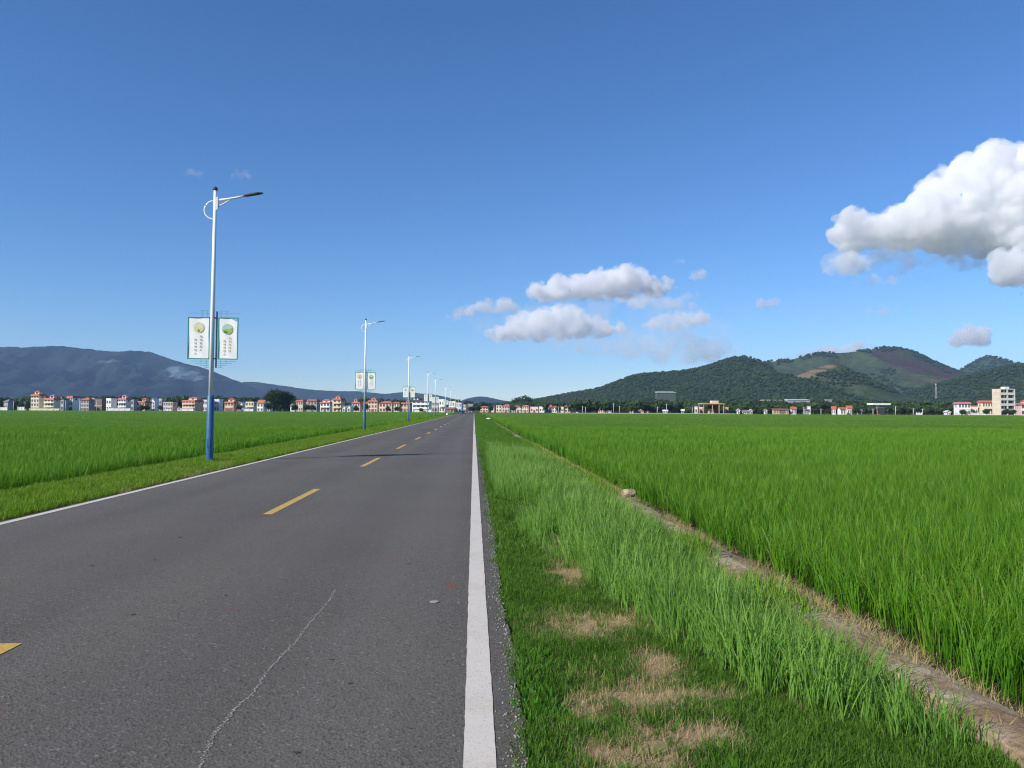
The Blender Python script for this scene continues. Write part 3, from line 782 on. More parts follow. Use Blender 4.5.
def make_lamp():
    root = empty('street_lamp', (0, 0, 0))
    MB().tube([(0, 0, 2.02), (0, 0, 5), (0, 0, 8.42)], [0.070, 0.062, 0.048], 20).build('pole', M['white_paint'], root)
    b = MB().tube([(0, 0, -0.3), (0, 0, 0.02), (0, 0, 2.03), (0, 0, 2.05)], [0.112, 0.110, 0.102, 0.09], 20)
    sl_ = b.build('pole_sleeve', M['blue_paint'], root)
    MB().box(-.045, .045, -.122, -.09, 0.45, 0.72).build('access_door', M['blue_paint'], sl_)
    MB().tube([(0, 0, 8.42), (0, 0, 8.47), (0, 0, 8.52)], [0.075, 0.075, 0.03], 16).build('pole_cap', M['lamp_grey'], root)
    a = MB().tube([(0.05, 0, 8.10), (0.35, 0, 8.14), (0.65, 0, 8.20), (0.95, 0, 8.27)], [0.034, 0.034, 0.030, 0.026], 10).build('arm', M['white_paint'], root)
    MB().tube([(0.05, 0, 7.88), (0.30, 0, 8.02), (0.53, 0, 8.17)], 0.020, 8).build('brace', M['white_paint'], a)
    MB().box(.058, .095, -.05, .05, 7.8, 8.2).build('clamp_plate', M['white_paint'], a)
    bp_ = MB().box(-.2, .2, -.2, .2, -.05, .035).build('base_plate', M['blue_paint'], root)
    for sx, sy in ((-1, -1), (1, -1), (1, 1), (-1, 1)): MB().tube([(sx * .155, sy * .155, .035), (sx * .155, sy * .155, .075)], .02, 6).build('bolt', M['lamp_grey'], bp_)
    ring = []
    for k in range(15):
        q = R(95 + 170 * k / 14); ring.append((-0.02 + 0.30 * math.cos(q), 0, 7.79 + 0.29 * math.sin(q)))
    MB().tube(ring, 0.024, 8).build('scroll', M['white_paint'], root)
    # lamp head: flat tapered housing with lens below
    hb = MB(); prof = [(0.86, .05, .035), (0.93, .09, .045), (1.30, .11, .04), (1.42, .08, .02), (1.46, .05, .012)]
    vs = []; fs = []
    for (x, wd, th) in prof:
        z = 8.245 + (x - 0.9) * 0.20
        vs += [(x, -wd, z), (x, wd, z), (x, wd * .8, z + th), (x, -wd * .8, z + th)]
    for k in range(len(prof) - 1):
        for e in range(4): fs.append((k * 4 + e, k * 4 + (e + 1) % 4, k * 4 + 4 + (e + 1) % 4, k * 4 + 4 + e))
    fs += [(3, 2, 1, 0), tuple(range(len(prof) * 4 - 4, len(prof) * 4))]
    hb.add(vs, fs); hd = hb.build('lamp_head', M['lamp_grey'], root)
    lb = MB(); lb.add([(.96, -.075, 8.25), (.96, .075, 8.25), (1.38, .08, 8.334), (1.38, -.08, 8.334)], [(0, 1, 2, 3)]); lb.build('lens', M['glass'], hd)
    # banner bracket with dark bar and teal step ornaments
    br = MB().box(.115, .155, -.02, .02, 2.90, 4.64)
    for z in (4.44, 3.18): br.box(-.09, .115, -.028, .028, z - .02, z + .02)
    bk = br.build('banner_bracket', M['dark_metal'], root)
    for sx in (-1, 1):
        x0 = -0.07 if sx < 0 else 0.18
        for rows, za, zb in ((((4.58, .66), (4.66, .32)), 4.47, 4.66), (((3.10, .55), (3.035, .42), (2.97, .28), (2.91, .14)), 2.91, 3.15)):
            o = MB()
            for z, l in rows:
                xa, xb = (x0 - l, x0) if sx < 0 else (x0, x0 + l)
                o.box(xa, xb, -.006, .006, z - .010, z + .010)
            for l in (.09, .25): o.box(x0 + sx * l - .010, x0 + sx * l + .010, -.0045, .0045, za if l < .2 else max(za, zb - (.24 if za > 4 else .14)), zb)
            o.build('bracket_ornament', M['teal'], bk)
    for sx in (-1, 1):
        x0, x1 = (-0.74, -0.07) if sx < 0 else (0.18, 0.79)
        fr = MB()
        fr.box(x0, x0 + .028, -.012, .012, 3.16, 4.46); fr.box(x1 - .028, x1, -.012, .012, 3.16, 4.46)
        fr.box(x0 + .028, x1 - .028, -.012, .012, 4.432, 4.46); fr.box(x0 + .028, x1 - .028, -.012, .012, 3.16, 3.188)
        fr.build('banner_frame', M['green_frame'], root)
        ba = wavy_cloth(x0 + .026, x1 - .026, 3.19, 4.43, sx > 0).build('banner', M['banner'], root)
        xc = (x0 + x1) / 2; r = random.Random(5 + sx)
        em = MB()
        if sx < 0:
            disc(em, xc, 4.14, .165, -.0085, 0); disc(em, xc, 4.14, .145, -.0095, 1); disc(em, xc, 4.14, .14, -.0105, 2, R(200), R(340)); disc(em, xc, 4.04, .035, -.0115, 3)
            em.build('emblem', [M['emb_pale'], M['emb_pale'], M['emb_yellow'], M['emb_dark']], ba)
        else:
            disc(em, xc - .02, 4.10, .165, -.0085, 0); disc(em, xc - .02, 4.10, .16, -.0095, 1, R(190), R(372)); disc(em, xc - .06, 4.04, .075, -.0105, 2, R(170), R(330))
            em.build('emblem', [M['emb_sky'], M['emb_green'], M['emb_dark']], ba)
        tx = MB(); s = .068
        if sx < 0:
            for k in range(5): glyph(tx, xc + .07, 3.86 - k * .105, s, r, k == 4)
            for k in range(5): glyph(tx, xc - .09, 3.75 - k * .105, s, r, k == 4)
        else:
            for k in range(5): glyph(tx, xc + .055, 3.82 - k * .10, s, r, False, 1)
            for k in range(5): glyph(tx, xc - .10, 3.72 - k * .10, s, r, k == 4)
        tx.build('lettering', [M['ink'], M['ink_yellow']], ba)
    return root


proto = make_lamp()
lampY = [24.3, 59.0, 97, 141, 170, 226, 275, 339, 415]
names = ['nearest street lamp with blue base, torn white banner corner before the mountain',
         'second street lamp along the road, its white banners just above the village roofs',
         'third street lamp along the road, standing past the second one with white banners',
         'fourth street lamp along the road, first of the crowded distant ones',
         'fifth street lamp along the road, close behind the fourth one',
         'sixth street lamp along the road, before the white far sheds',
         'seventh street lamp along the road, small before the white far sheds',
         'eighth street lamp along the road, next to last before the village',
         'last street lamp along the road, where the village begins']
lampX = [at(px, 410, Y).x for px, Y in zip([210.3, 364.5, 408.5, 427.8, 435.2, 445.6, 450.8, 455.2, 458.7], lampY)]
for k, Y in enumerate(lampY):
    o = proto if k == 0 else copy_tree(proto)
    o.location = (lampX[k], Y, -0.03); o.rotation_euler = (R([0.3, .1, -.2, .2, 0, .1, 0, .1, 0][k]), R([0.35, 0.2, 0, .1, 0, 0, 0, 0, 0][k]), 0)
    tag(o, names[k], 'street lamp', 'street lamps along the road')

# ------------------------------------------------------------------ houses
WALL = {'white': (0.84, 0.82, 0.79), 'cream': (0.80, 0.70, 0.52), 'salmon': (0.74, 0.50, 0.37), 'beige': (0.64, 0.54, 0.41), 'grey': (0.36, 0.37, 0.39),
        'pink': (0.78, 0.58, 0.54), 'bluewhite': (0.66, 0.69, 0.76), 'brown': (0.22, 0.13, 0.10), 'orange': (0.62, 0.39, 0.22), 'brick': (0.50, 0.20, 0.13), 'tan': (0.70, 0.55, 0.35), 'moss': (0.085, 0.11, 0.085)}
ROOF = {'red': (0.44, 0.14, 0.10), 'rose': (0.48, 0.17, 0.16), 'grey': (0.22, 0.22, 0.23), 'dark': (0.06, 0.06, 0.07), 'white': (0.72, 0.72, 0.73), 'rust': (0.33, 0.12, 0.07), 'green': (0.32, 0.40, 0.36), 'tan': (0.5, 0.35, 0.2)}
for k, c in WALL.items(): M['w_' + k] = mat('wall_' + k, c, 0.85, 0.08, 0.5, dirt=tuple(x * 0.72 for x in c))
for k, c in ROOF.items(): M['r_' + k] = mat('roof_' + k, c, 0.8, 0.18, 0.9)
M['trim'] = mat('trim_white', (0.66, 0.64, 0.60), 0.8, 0.06, 0.7)


def hip(mb, x0, x1, y0, y1, z, h, mi=0, ridge=0.35):
    cx = (x0 + x1) / 2; l = (x1 - x0) * ridge / 2; cy_ = (y0 + y1) / 2
    mb.add([(x0, y0, z), (x1, y0, z), (x1, y1, z), (x0, y1, z), (cx - l, cy_, z + h), (cx + l, cy_, z + h)],
           [(0, 1, 5, 4), (1, 2, 5), (2, 3, 4, 5), (3, 0, 4), (3, 2, 1, 0)], mi)


def gable(mb, x0, x1, y0, y1, z, h, mi=0, t=0.15, along='x'):
    """gable roof, ridge along x (or y: gable end faces the front), with thickness"""
    if along == 'x':
        c = (y0 + y1) / 2
        for (a, b, d) in (((x0, y0, z), (x1, y0, z), c), ((x0, y1, z), (x1, y1, z), c)):
            q = [a, b, (x1, c, z + h), (x0, c, z + h)]
            mb.add(q + [(p[0], p[1], p[2] + t) for p in q], [(0, 1, 2, 3), (4, 5, 6, 7), (0, 1, 5, 4), (1, 2, 6, 5), (2, 3, 7, 6), (3, 0, 4, 7)], mi)
    else:
        c = (x0 + x1) / 2
        for a in (x0, x1):
            q = [(a, y0, z), (a, y1, z), (c, y1, z + h), (c, y0, z + h)]
            mb.add(q + [(p[0], p[1], p[2] + t) for p in q], [(0, 1, 2, 3), (4, 5, 6, 7), (0, 1, 5, 4), (1, 2, 6, 5), (2, 3, 7, 6), (3, 0, 4, 7)], mi)


def win_mesh(w, h, frame, cache={}):
    key = (round(w, 1), round(h, 1), frame.name)
    if key not in cache:
        b = MB(); w, h = key[0], key[1]
        b.box(-w / 2, w / 2, -.02, .05, 0, h, 1)
        t = 0.09
        for (a, c, d, e) in ((-w / 2 - t, -w / 2, -t, h + t), (w / 2, w / 2 + t, -t, h + t), (-.04, .04, 0, h)): b.box(a, c, -.06, .045, d, e, 0)
        b.box(-w / 2, w / 2, -.06, .045, h, h + t, 0); b.box(-w / 2 - t - .05, w / 2 + t + .05, -.12, .045, -t - .08, -t, 0)
        o = b.build('window', [frame, M['glass']]); key_me = o.data; bpy.data.objects.remove(o); cache[key] = key_me
    return cache[key]


def house(px0, px1, top, Y, wall, roof, kind, label, yaw=0.0, cols=3, depth=None, balcony=False, group=None, open_ground=False, pent=None, cat='house', floors=None, name='house', trim='trim', band=None):
    pc = (px0 + px1) / 2; D = depth or max(4.5, (px1 - px0) * Y / F * 0.65)
    shift = min(abs(pc - 474) * D / (Y + D), (px1 - px0) * .4)        # part of the seen width is the side wall
    if pc > 474: px0 += shift
    else: px1 -= shift
    a = at(px0, 410, Y); b = at(px1, 410, Y); tz = at((px0 + px1) / 2, top, Y).z
    W = b.x - a.x; H = max(2.2, tz + 0.25)
    root = empty(name, ((a.x + b.x) / 2, Y + D / 2, -0.25), R(yaw - 15))
    tag(root, label, cat, group)
    fl = floors or max(1, round(H / 3.3))
    rh = {'hip': 0.2, 'eave': 0.0, 'flat': 0.0, 'gable': 0.3, 'gfront': 0.3, 'shed': .12}[kind] * H
    if kind == 'eave' and pent is None: pent = (0.1 + .5 * random.random(), .95) if random.random() < .45 else False
    if pent and pent is not True: pent = (pent[0], max(pent[1], pent[0] + .25))
    ph = min(2.6, H * random.uniform(.13, .22)) if pent else 0
    wh = H - rh - ph; x0, x1, y0, y1 = -W / 2, W / 2, -D / 2, D / 2
    wl = M['w_' + wall]
    mb = MB(); mb.box(x0, x1, y0, y1, 0, wh)
    if kind == 'gable':
        for xx in (x0 + .05, x1 - .05): mb.add([(xx - .05, y0, wh), (xx - .05, y1, wh), (xx - .05, 0, wh + rh), (xx + .05, y0, wh), (xx + .05, y1, wh), (xx + .05, 0, wh + rh)], [(0, 1, 2), (5, 4, 3), (0, 2, 5, 3), (1, 4, 5, 2)])
    if kind == 'gfront':
        for q in (y0 + .05, y1 - .05): mb.add([(x0, q - .05, wh), (x1, q - .05, wh), (0, q - .05, wh + rh), (x0, q + .05, wh), (x1, q + .05, wh), (0, q + .05, wh + rh)], [(0, 1, 2), (5, 4, 3), (0, 2, 5, 3), (1, 4, 5, 2)])
    wo_ = mb.build('wall', wl, root)
    fh = wh / fl
    for k in range(1, fl): MB().box(x0 - .1, x1 + .1, y0 - .12, y0 - .003, k * fh - .15, k * fh + .12).build('string_course', M[band or trim], wo_)
    rm = M['r_' + roof]; rb = MB()
    if kind == 'hip': hip(rb, x0 - .6, x1 + .6, y0 - .6, y1 + .6, wh + .003, rh)
    elif kind == 'gable': gable(rb, x0 - .4, x1 + .4, y0 - .5, y1 + .5, wh + .003, rh)
    elif kind == 'gfront': gable(rb, x0 - .4, x1 + .4, y0 - .5, y1 + .5, wh + .003, rh, along='y')
    elif kind == 'shed':
        rb.add([(x0 - .4, y0 - .6, wh + .003), (x1 + .4, y0 - .6, wh + .003), (x1 + .4, y1 + .4, wh + rh), (x0 - .4, y1 + .4, wh + rh), (x0 - .4, y0 - .6, wh + .25), (x1 + .4, y0 - .6, wh + .25), (x1 + .4, y1 + .4, wh + rh + .25), (x0 - .4, y1 + .4, wh + rh + .25)],
               [(0, 3, 2, 1), (4, 5, 6, 7), (0, 1, 5, 4), (1, 2, 6, 5), (2, 3, 7, 6), (3, 0, 4, 7)])
    elif kind == 'eave':                   # flat roof with a tiled skirt round it
        e = min(1.1, wh * 0.13); o_ = .5
        ring = [(x0 - o_, y0 - o_), (x1 + o_, y0 - o_), (x1 + o_, y1 + o_), (x0 - o_, y1 + o_)]; inn = [(x0 + .1, y0 + .1), (x1 - .1, y0 + .1), (x1 - .1, y1 - .1), (x0 + .1, y1 - .1)]
        vs = [(p, q, wh - e * .55) for p, q in ring] + [(p, q, wh + e * .45) for p, q in inn] + [(p, q, wh - e * .55 - .15) for p, q in ring]
        fs = [(k, (k + 1) % 4, 4 + (k + 1) % 4, 4 + k) for k in range(4)] + [(8 + k, 8 + (k + 1) % 4, (k + 1) % 4, k) for k in range(4)] + [(4, 5, 6, 7)]
        rb.add(vs, fs)
    else:
        p_ = .5
        rb.box(x0 - .12, x1 + .12, y0 - .12, y0 + .1, wh + .003, wh + p_); rb.box(x0 - .12, x1 + .12, y1 - .1, y1 + .12, wh + .003, wh + p_)
        rb.box(x0 - .12, x0 + .1, y0 + .1, y1 - .1, wh + .003, wh + p_); rb.box(x1 - .1, x1 + .12, y0 + .1, y1 - .1, wh + .003, wh + p_)
    ro = rb.build('roof', rm, root)
    if pent:
        q = pent if isinstance(pent, (tuple, list)) else (0.25, 0.6)
        pa, pb = x0 + W * q[0], x0 + W * q[1]
        pt = MB().box(pa, pb, -D * .2, D * .25, wh + .02, wh + ph).build('stair_tower', wl, root)
        h2 = MB(); hip(h2, pa - .4, pb + .4, -D * .2 - .4, D * .25 + .4, wh + ph + .003, 0.8); h2.build('tower_roof', rm if roof not in ('white',) else M['r_grey'], pt)
        wn = bpy.data.objects.new('window', win_mesh(1.2, 1.1, M[trim])); col.objects.link(wn); wn.parent = pt; wn.location = ((pa + pb) / 2, -D * .2 - .01, wh + ph * .35)
    # windows and door on the front, two windows on each side
    ww = min(1.9, W / cols * 0.55); hh = min(1.7, fh * 0.55)
    for k in range(fl):
        for c in range(cols):
            xx = x0 + W * (c + .5) / cols
            if k == 0 and c == cols // 2 and W > 5.5:
                dr = MB().box(-.75, .75, -.05, .05, 0, 2.25).box(-.85, -.75, -.08, .045, 0, 2.35).box(.75, .85, -.08, .045, 0, 2.35).build('door', M['w_brown'], root, (xx, y0 - .003, 0.05)); continue
            wn = bpy.data.objects.new('window', win_mesh(ww, hh, M[trim])); col.objects.link(wn); wn.parent = root
            wn.location = (xx, y0 - .01, k * fh + fh * 0.30)
    if W > 4 and H > 4:
        for sgn in (-1, 1):
            wn = bpy.data.objects.new('window', win_mesh(1.3, min(1.4, hh), M[trim])); col.objects.link(wn); wn.parent = root
            wn.location = (sgn * (W / 2 + .01), 0, (fl - 1) * fh + fh * .3); wn.rotation_euler = (0, 0, sgn * math.pi / 2)
    if open_ground:                         # dark panel on the wall, its colour imitating a shaded ground-floor recess
        MB().box(x0 + W * .1, x1 - W * .1, y0 - .16, y0 - .13, .2, fh * .78).build('dark_panel', M['w_brown'], root)
    if balcony:
        for k in range(1, fl):
            bl = MB().box(x0 + W * .08, x1 - W * .08, y0 - 1.3, y0 - .13, k * fh - .12, k * fh + .03).build('balcony', wl, root)
            MB().box(x0 + W * .08, x1 - W * .08, y0 - 1.3, y0 - 1.2, k * fh + .03, k * fh + .95).build('parapet', wl, bl)
    return root


GL = 'village houses behind the lamp side rice'
GM = 'village houses at the far end of the verge'
GR = 'houses at the foot of the dark hills'
H = house
H(4, 12.5, 399.5, 500, 'grey', 'grey', 'hip', 'small grey hip roofed hut among trees before the cream three storey house', cols=2, group=GL, floors=1)
H(31, 45, 391.8, 480, 'cream', 'red', 'eave', 'cream three storey house with red eaves and red stair tower', 6, 3, group=GL, pent=(0.2, .75))
H(44.5, 60, 396, 478, 'cream', 'rose', 'eave', 'cream house with rose eaves joined to the taller cream three storey house', 6, 3, group=GL, pent=(0.35, .8), balcony=True)
H(61, 67, 399.5, 500, 'grey', 'dark', 'flat', 'narrow grey block between the cream house and a white one', cols=1, group=GL)
H(67, 79, 396.8, 505, 'white', 'red', 'eave', 'white house with red band and dark ground floor', -8, 3, group=GL, open_ground=True)
H(81, 94, 397.5, 520, 'grey', 'red', 'hip', 'grey house with broad red hip roof', 5, 3, group=GL)
H(95, 106.5, 399.5, 515, 'brown', 'grey', 'flat', 'dark brown flat roofed house beside a white cube house', 3, 3, group=GL)
H(106.5, 116, 399, 500, 'white', 'white', 'flat', 'white flat roofed cube house behind a white garden wall', -5, 2, group=GL)
H(118.5, 130.5, 396, 500, 'white', 'rose', 'eave', 'white house with rose eaves and pointed red stair tower', 4, 3, group=GL, balcony=True, pent=(.3, .8))
H(131, 137, 400, 520, 'grey', 'grey', 'flat', 'small grey block between the white and the salmon house', 0, 1, group=GL)
H(137, 151, 399, 505, 'salmon', 'red', 'eave', 'salmon house with low red eaves and dark garden trees before it', -6, 3, group=GL, pent=(.45, .85))
H(150.5, 158.5, 398, 530, 'bluewhite', 'white', 'gfront', 'bluish white house with steep white gable', 0, 2, group=GL)
H(159.5, 164.5, 399.5, 525, 'grey', 'white', 'flat', 'slim grey and white house beside the beige two storey house', 0, 1, group=GL)
H(163.5, 177, 402, 505, 'beige', 'dark', 'flat', 'beige two storey house with flat dark roof', 5, 4, group=GL)
H(183, 202.5, 398, 500, 'salmon', 'red', 'eave', 'wide salmon house with balconies just beside the nearest lamp post', -4, 4, group=GL, balcony=True)
H(203, 213, 400, 515, 'bluewhite', 'grey', 'flat', 'bluish white house partly hidden by the blue lamp post', 0, 3, group=GL)
H(215, 222.5, 400, 520, 'bluewhite', 'white', 'flat', 'narrow bluish white house just past the blue lamp post', 0, 2, group=GL, balcony=True)
H(225, 237, 399.5, 505, 'salmon', 'red', 'eave', 'salmon house with bright red eaves and dark ground floor', 3, 3, group=GL, open_ground=True)
H(240, 245.5, 402, 515, 'white', 'white', 'gfront', 'tiny white house with sloping white gable beside shrubs', 0, 1, group=GL, floors=1)
H(246, 256.5, 402, 500, 'cream', 'grey', 'flat', 'cream two storey house with dark windows and a pale garden wall', 3, 3, group=GL, balcony=True)
H(257.5, 267, 400, 515, 'white', 'red', 'gable', 'white house with red gable roof beside the big round tree', -8, 2, group=GL)
H(291, 297, 404, 520, 'white', 'grey', 'gable', 'small white house peeping out beside the big round tree', 0, 1, group=GL, floors=1)
H(297, 305.5, 400.5, 490, 'beige', 'red', 'eave', 'beige house with red band and short chimneys past the big tree', 0, 3, group=GL)
H(308, 319, 400, 520, 'grey', 'rust', 'eave', 'grey house with rust red roof between beige and white ones', 4, 3, group=GL)
H(320.5, 332, 400.5, 505, 'white', 'rose', 'eave', 'white house with wide rose red roof and balcony', 3, 3, group=GL, balcony=True)
H(333.5, 344, 396.8, 495, 'tan', 'rust', 'eave', 'tan three storey house with small rust red tower roof', -8, 2, group=GL, balcony=True, pent=(.2, .7))
H(343.3, 347.3, 406, 470, 'white', 'white', 'gfront', 'tiny white gabled shed under the tan house', 0, 1, group=GL, floors=1, cat='shed', name='shed')
H(347.8, 352.5, 405.5, 470, 'white', 'white', 'gfront', 'second tiny white gabled shed next to the second lamp post', 0, 1, group=GL, floors=1, cat='shed', name='shed')
H(353, 362, 399.8, 510, 'pink', 'red', 'eave', 'pink house with red eaves behind the second lamp post', 0, 3, group=GL, pent=(.1, .5))
H(368.5, 379, 398.8, 505, 'salmon', 'red', 'eave', 'salmon house with red roof and white topped stair tower', 3, 3, group=GL, pent=(.3, .75))
H(380, 394.5, 401, 500, 'salmon', 'red', 'hip', 'long salmon house under one broad red hip roof', 0, 4, group=GL)
H(394.5, 401, 402.5, 490, 'cream', 'rust', 'eave', 'narrow cream house with rust eaves beside the long red roof', 0, 2, group=GL)
H(401, 411.5, 401.5, 490, 'orange', 'red', 'eave', 'orange house with red eaves behind the third lamp post', 0, 3, group=GL, pent=(.55, .9))
H(413, 431, 398, 470, 'white', 'dark', 'eave', 'large white house with dark roof and white front wall', 4, 4, group=GL, balcony=True, pent=(.02, .3))
H(432.5, 439.5, 400, 460, 'grey', 'dark', 'flat', 'tall grey and white house behind the fourth lamp', 0, 2, group=GL)
H(439.8, 446, 400, 450, 'white', 'white', 'flat', 'tall white house behind the fifth lamp', 0, 2, group=GL, balcony=True)
H(447.5, 455.5, 407.5, 440, 'brick', 'rust', 'gable', 'low red brick shed below the sixth lamp', 0, 2, group=GL, floors=1, cat='shed', name='shed')
H(449.5, 456.5, 402, 470, 'white', 'white', 'flat', 'white box building with blank top behind the seventh lamp', 0, 2, group=GL, cat='building', name='building')
H(456.5, 462.5, 403.5, 460, 'white', 'white', 'flat', 'white box building at the lamp side end of the road', 0, 2, group=GL, cat='building', name='building')
H(462.8, 467, 405, 560, 'beige', 'grey', 'flat', 'small beige building straight above the dark car', 0, 2, group=GL, cat='building', name='building')
H(467, 473, 404, 570, 'tan', 'grey', 'gable', 'small tan gabled building straight above the white fronted car', 0, 2, group=GL, cat='building', name='building')
H(480.5, 489, 406, 640, 'salmon', 'red', 'hip', 'low salmon house with red hip roof nearest the road end', 0, 3, group=GM, floors=2)
H(492, 494.6, 406.5, 640, 'cream', 'grey', 'flat', 'very narrow cream house standing alone', 0, 1, group=GM)
H(496.5, 502.3, 405.5, 650, 'cream', 'grey', 'flat', 'cream flat roofed house beside a pink one', 0, 2, group=GM)
H(502.5, 510, 405, 640, 'pink', 'rose', 'eave', 'pink house with rose eaves between two cream houses', 3, 3, group=GM)
H(515, 522, 404.8, 650, 'white', 'red', 'eave', 'white house with red eaves in the middle of the far village', 0, 3, group=GM)
H(522.5, 529.5, 405, 640, 'cream', 'rose', 'hip', 'cream house under rose hip roof', -5, 3, group=GM)
H(530.5, 539, 407, 630, 'pink', 'grey', 'flat', 'low pink flat roofed house', 0, 3, group=GM)
H(539.5, 545, 407, 640, 'white', 'white', 'flat', 'low white cube house beside the pink flat roofed one', 0, 2, group=GM)
H(545.5, 552, 405, 650, 'cream', 'red', 'gable', 'cream house with bright red gable roof', 5, 2, group=GM)
H(552, 557.5, 406, 640, 'white', 'red', 'hip', 'small white house with red hip roof at the end of the terrace', 0, 2, group=GM)
H(560.8, 564.3, 407, 640, 'cream', 'grey', 'flat', 'cream house standing before a pink roofed one', 0, 2, group=GM)
H(564.5, 571, 405, 670, 'tan', 'rose', 'hip', 'house with wide pinkish roof, last of the far village before the poles', 0, 2, group=GM)
H(598, 606, 405.3, 560, 'pink', 'rust', 'flat', 'pinkish two storey house with rust flat roof under the wooded hill', 0, 3, group=GR)
H(606, 611.5, 406, 540, 'white', 'white', 'gable', 'white house with sloping white roof beside the pinkish two storey house', 15, 2, group=GR, floors=1)
H(629, 634, 407, 520, 'white', 'white', 'flat', 'white cube at the end of the rose roofed terrace', 0, 2, group=GR)
H(634, 644.5, 406.5, 525, 'pink', 'rose', 'gable', 'long pink house with rose gable roof', -3, 4, group=GR)
H(694, 698.7, 407.5, 400, 'white', 'white', 'flat', 'plain white box shed, smaller windowed one of the pair by the orange frame', 0, 1, group=GR, cat='shed', name='shed', floors=1)
H(699, 703.6, 408, 405, 'pink', 'white', 'flat', 'pale pink box shed touching the orange framed building', 0, 1, group=GR, cat='shed', name='shed', floors=1)
H(707.5, 715, 406.3, 395, 'cream', 'dark', 'gable', 'cream hut with dark roof inside the orange frame', 0, 2, group=GR, floors=1, depth=4)
H(724.5, 729.5, 408, 400, 'orange', 'tan', 'flat', 'small bright orange house beside the orange frame', 0, 1, group=GR, floors=1)
H(737, 741, 409, 380, 'white', 'white', 'gfront', 'white gabled end hut of the low white row', 0, 1, group=GR, floors=1, cat='shed', name='shed')
H(741, 749.5, 410.5, 382, 'white', 'grey', 'gable', 'long low white shed between two gabled huts', 0, 3, group=GR, floors=1, cat='shed', name='shed')
H(749.5, 753.5, 409.3, 380, 'cream', 'white', 'gfront', 'cream gabled hut closing the low white row', 0, 1, group=GR, floors=1, cat='shed', name='shed')
H(764.5, 768.3, 409, 390, 'white', 'green', 'gfront', 'small hut with pale green gable beside the long orange shed', 0, 1, group=GR, floors=1, cat='shed', name='shed')
H(770.5, 790, 409, 385, 'orange', 'rust', 'shed', 'long low orange shed with rust roof', 0, 6, group=GR, floors=1, cat='shed', name='shed', depth=7)
H(790, 797.3, 407, 385, 'white', 'red', 'gable', 'white house with red roof at the end of the long orange shed', 0, 2, group=GR, floors=1)
H(803.5, 810, 409.3, 395, 'grey', 'grey', 'shed', 'small grey shed with lean-to roof beside a utility pole', 0, 2, group=GR, floors=1, cat='shed', name='shed')
H(808, 811.5, 407.3, 430, 'white', 'white', 'flat', 'white box showing above the small grey shed', 0, 1, group=GR, floors=1, cat='shed', name='shed')
H(831.5, 837.5, 406.5, 395, 'white', 'red', 'gable', 'white house with red gable, first of three roofs in a cluster', -10, 2, group=GR, floors=1)
H(838, 846, 407.3, 390, 'white', 'rust', 'gable', 'white house with rust gable in the middle of the three roof cluster', 8, 2, group=GR, floors=1)
H(846, 853, 405.8, 395, 'cream', 'red', 'gable', 'cream house with tall red gable closing the three roof cluster', 0, 2, group=GR, floors=1)
H(876.5, 886, 408.3, 385, 'brick', 'white', 'flat', 'brick red kiosk under the white canopy', 0, 3, group=GR, floors=1, cat='kiosk', name='kiosk')
H(946, 951.5, 410.8, 380, 'white', 'white', 'gfront', 'low white shed with little gable beside the red roofed school house', 0, 2, group=GR, floors=1, cat='shed', name='shed')
H(953, 971, 402.8, 390, 'white', 'rose', 'eave', 'white two storey house with rose red eaves near the tall block', 4, 4, group=GR, pent=False)
H(970.5, 978.5, 406.5, 395, 'cream', 'rose', 'flat', 'cream annex with rose parapet between two red roofed houses', 4, 2, group=GR)
H(977.5, 993.5, 401.3, 392, 'cream', 'red', 'eave', 'cream two storey house with red eaves touching the tall block', 5, 4, group=GR, pent=False, balcony=True)
H(1015, 1040, 401.5, 395, 'pink', 'red', 'eave', 'pink house with red roof behind the tall block, cut by the picture edge', -5, 4, group=GR, pent=(.2, .5))

GB = 'back row of village houses half hidden by others'
H(23, 29, 401.5, 600, 'white', 'grey', 'gable', 'pale back row house with grey gable beside the cream three storey house', 0, 2, group=GB)
H(59, 65, 397.5, 610, 'cream', 'rust', 'flat', 'cream back row house peeping over the narrow grey block', 0, 2, group=GB)
H(78.5, 82, 399, 590, 'white', 'white', 'flat', 'slim white back row house between white and grey red roofed ones', 0, 1, group=GB)
H(92, 97, 398.5, 600, 'white', 'rose', 'flat', 'white back row house with rose parapet beside the dark brown house', 0, 2, group=GB)
H(115.5, 119.5, 400.5, 600, 'pink', 'white', 'flat', 'pink back row house in the gap beside the white cube house', 0, 1, group=GB)
H(176, 183.5, 400, 600, 'white', 'grey', 'flat', 'white back row house in the gap before the wide salmon house', 0, 2, group=GB)
H(236, 241, 401, 600, 'pink', 'rose', 'gable', 'pink back row house with rose gable near the tiny white gable', 0, 1, group=GB)
H(266, 272, 402.5, 600, 'white', 'white', 'flat', 'white back row house touching the big round tree', 0, 2, group=GB)
H(304, 309.5, 401, 600, 'cream', 'rose', 'gable', 'cream back row house with rose gable between beige and grey ones', 0, 2, group=GB)
H(331, 335, 401, 600, 'white', 'white', 'flat', 'slim white back row house beside the tan three storey house', 0, 1, group=GB)
H(362, 369, 402, 590, 'white', 'rust', 'gable', 'white back row house with rust gable just past the second lamp post', 0, 2, group=GB)
H(411, 415, 403, 560, 'cream', 'white', 'flat', 'slim cream back row house before the large white house', 0, 1, group=GB)
H(511, 515.5, 406.5, 640, 'cream', 'rose', 'gable', 'small cream house with rose gable between pink and white far houses', 0, 2, group=GM)
H(575, 580, 408, 620, 'white', 'white', 'gable', 'tiny white house just before the two close poles', 0, 1, group=GM, floors=1)
H(591, 596, 408.5, 600, 'cream', 'grey', 'gable', 'tiny cream house just past the two close poles', 0, 1, group=GM, floors=1)
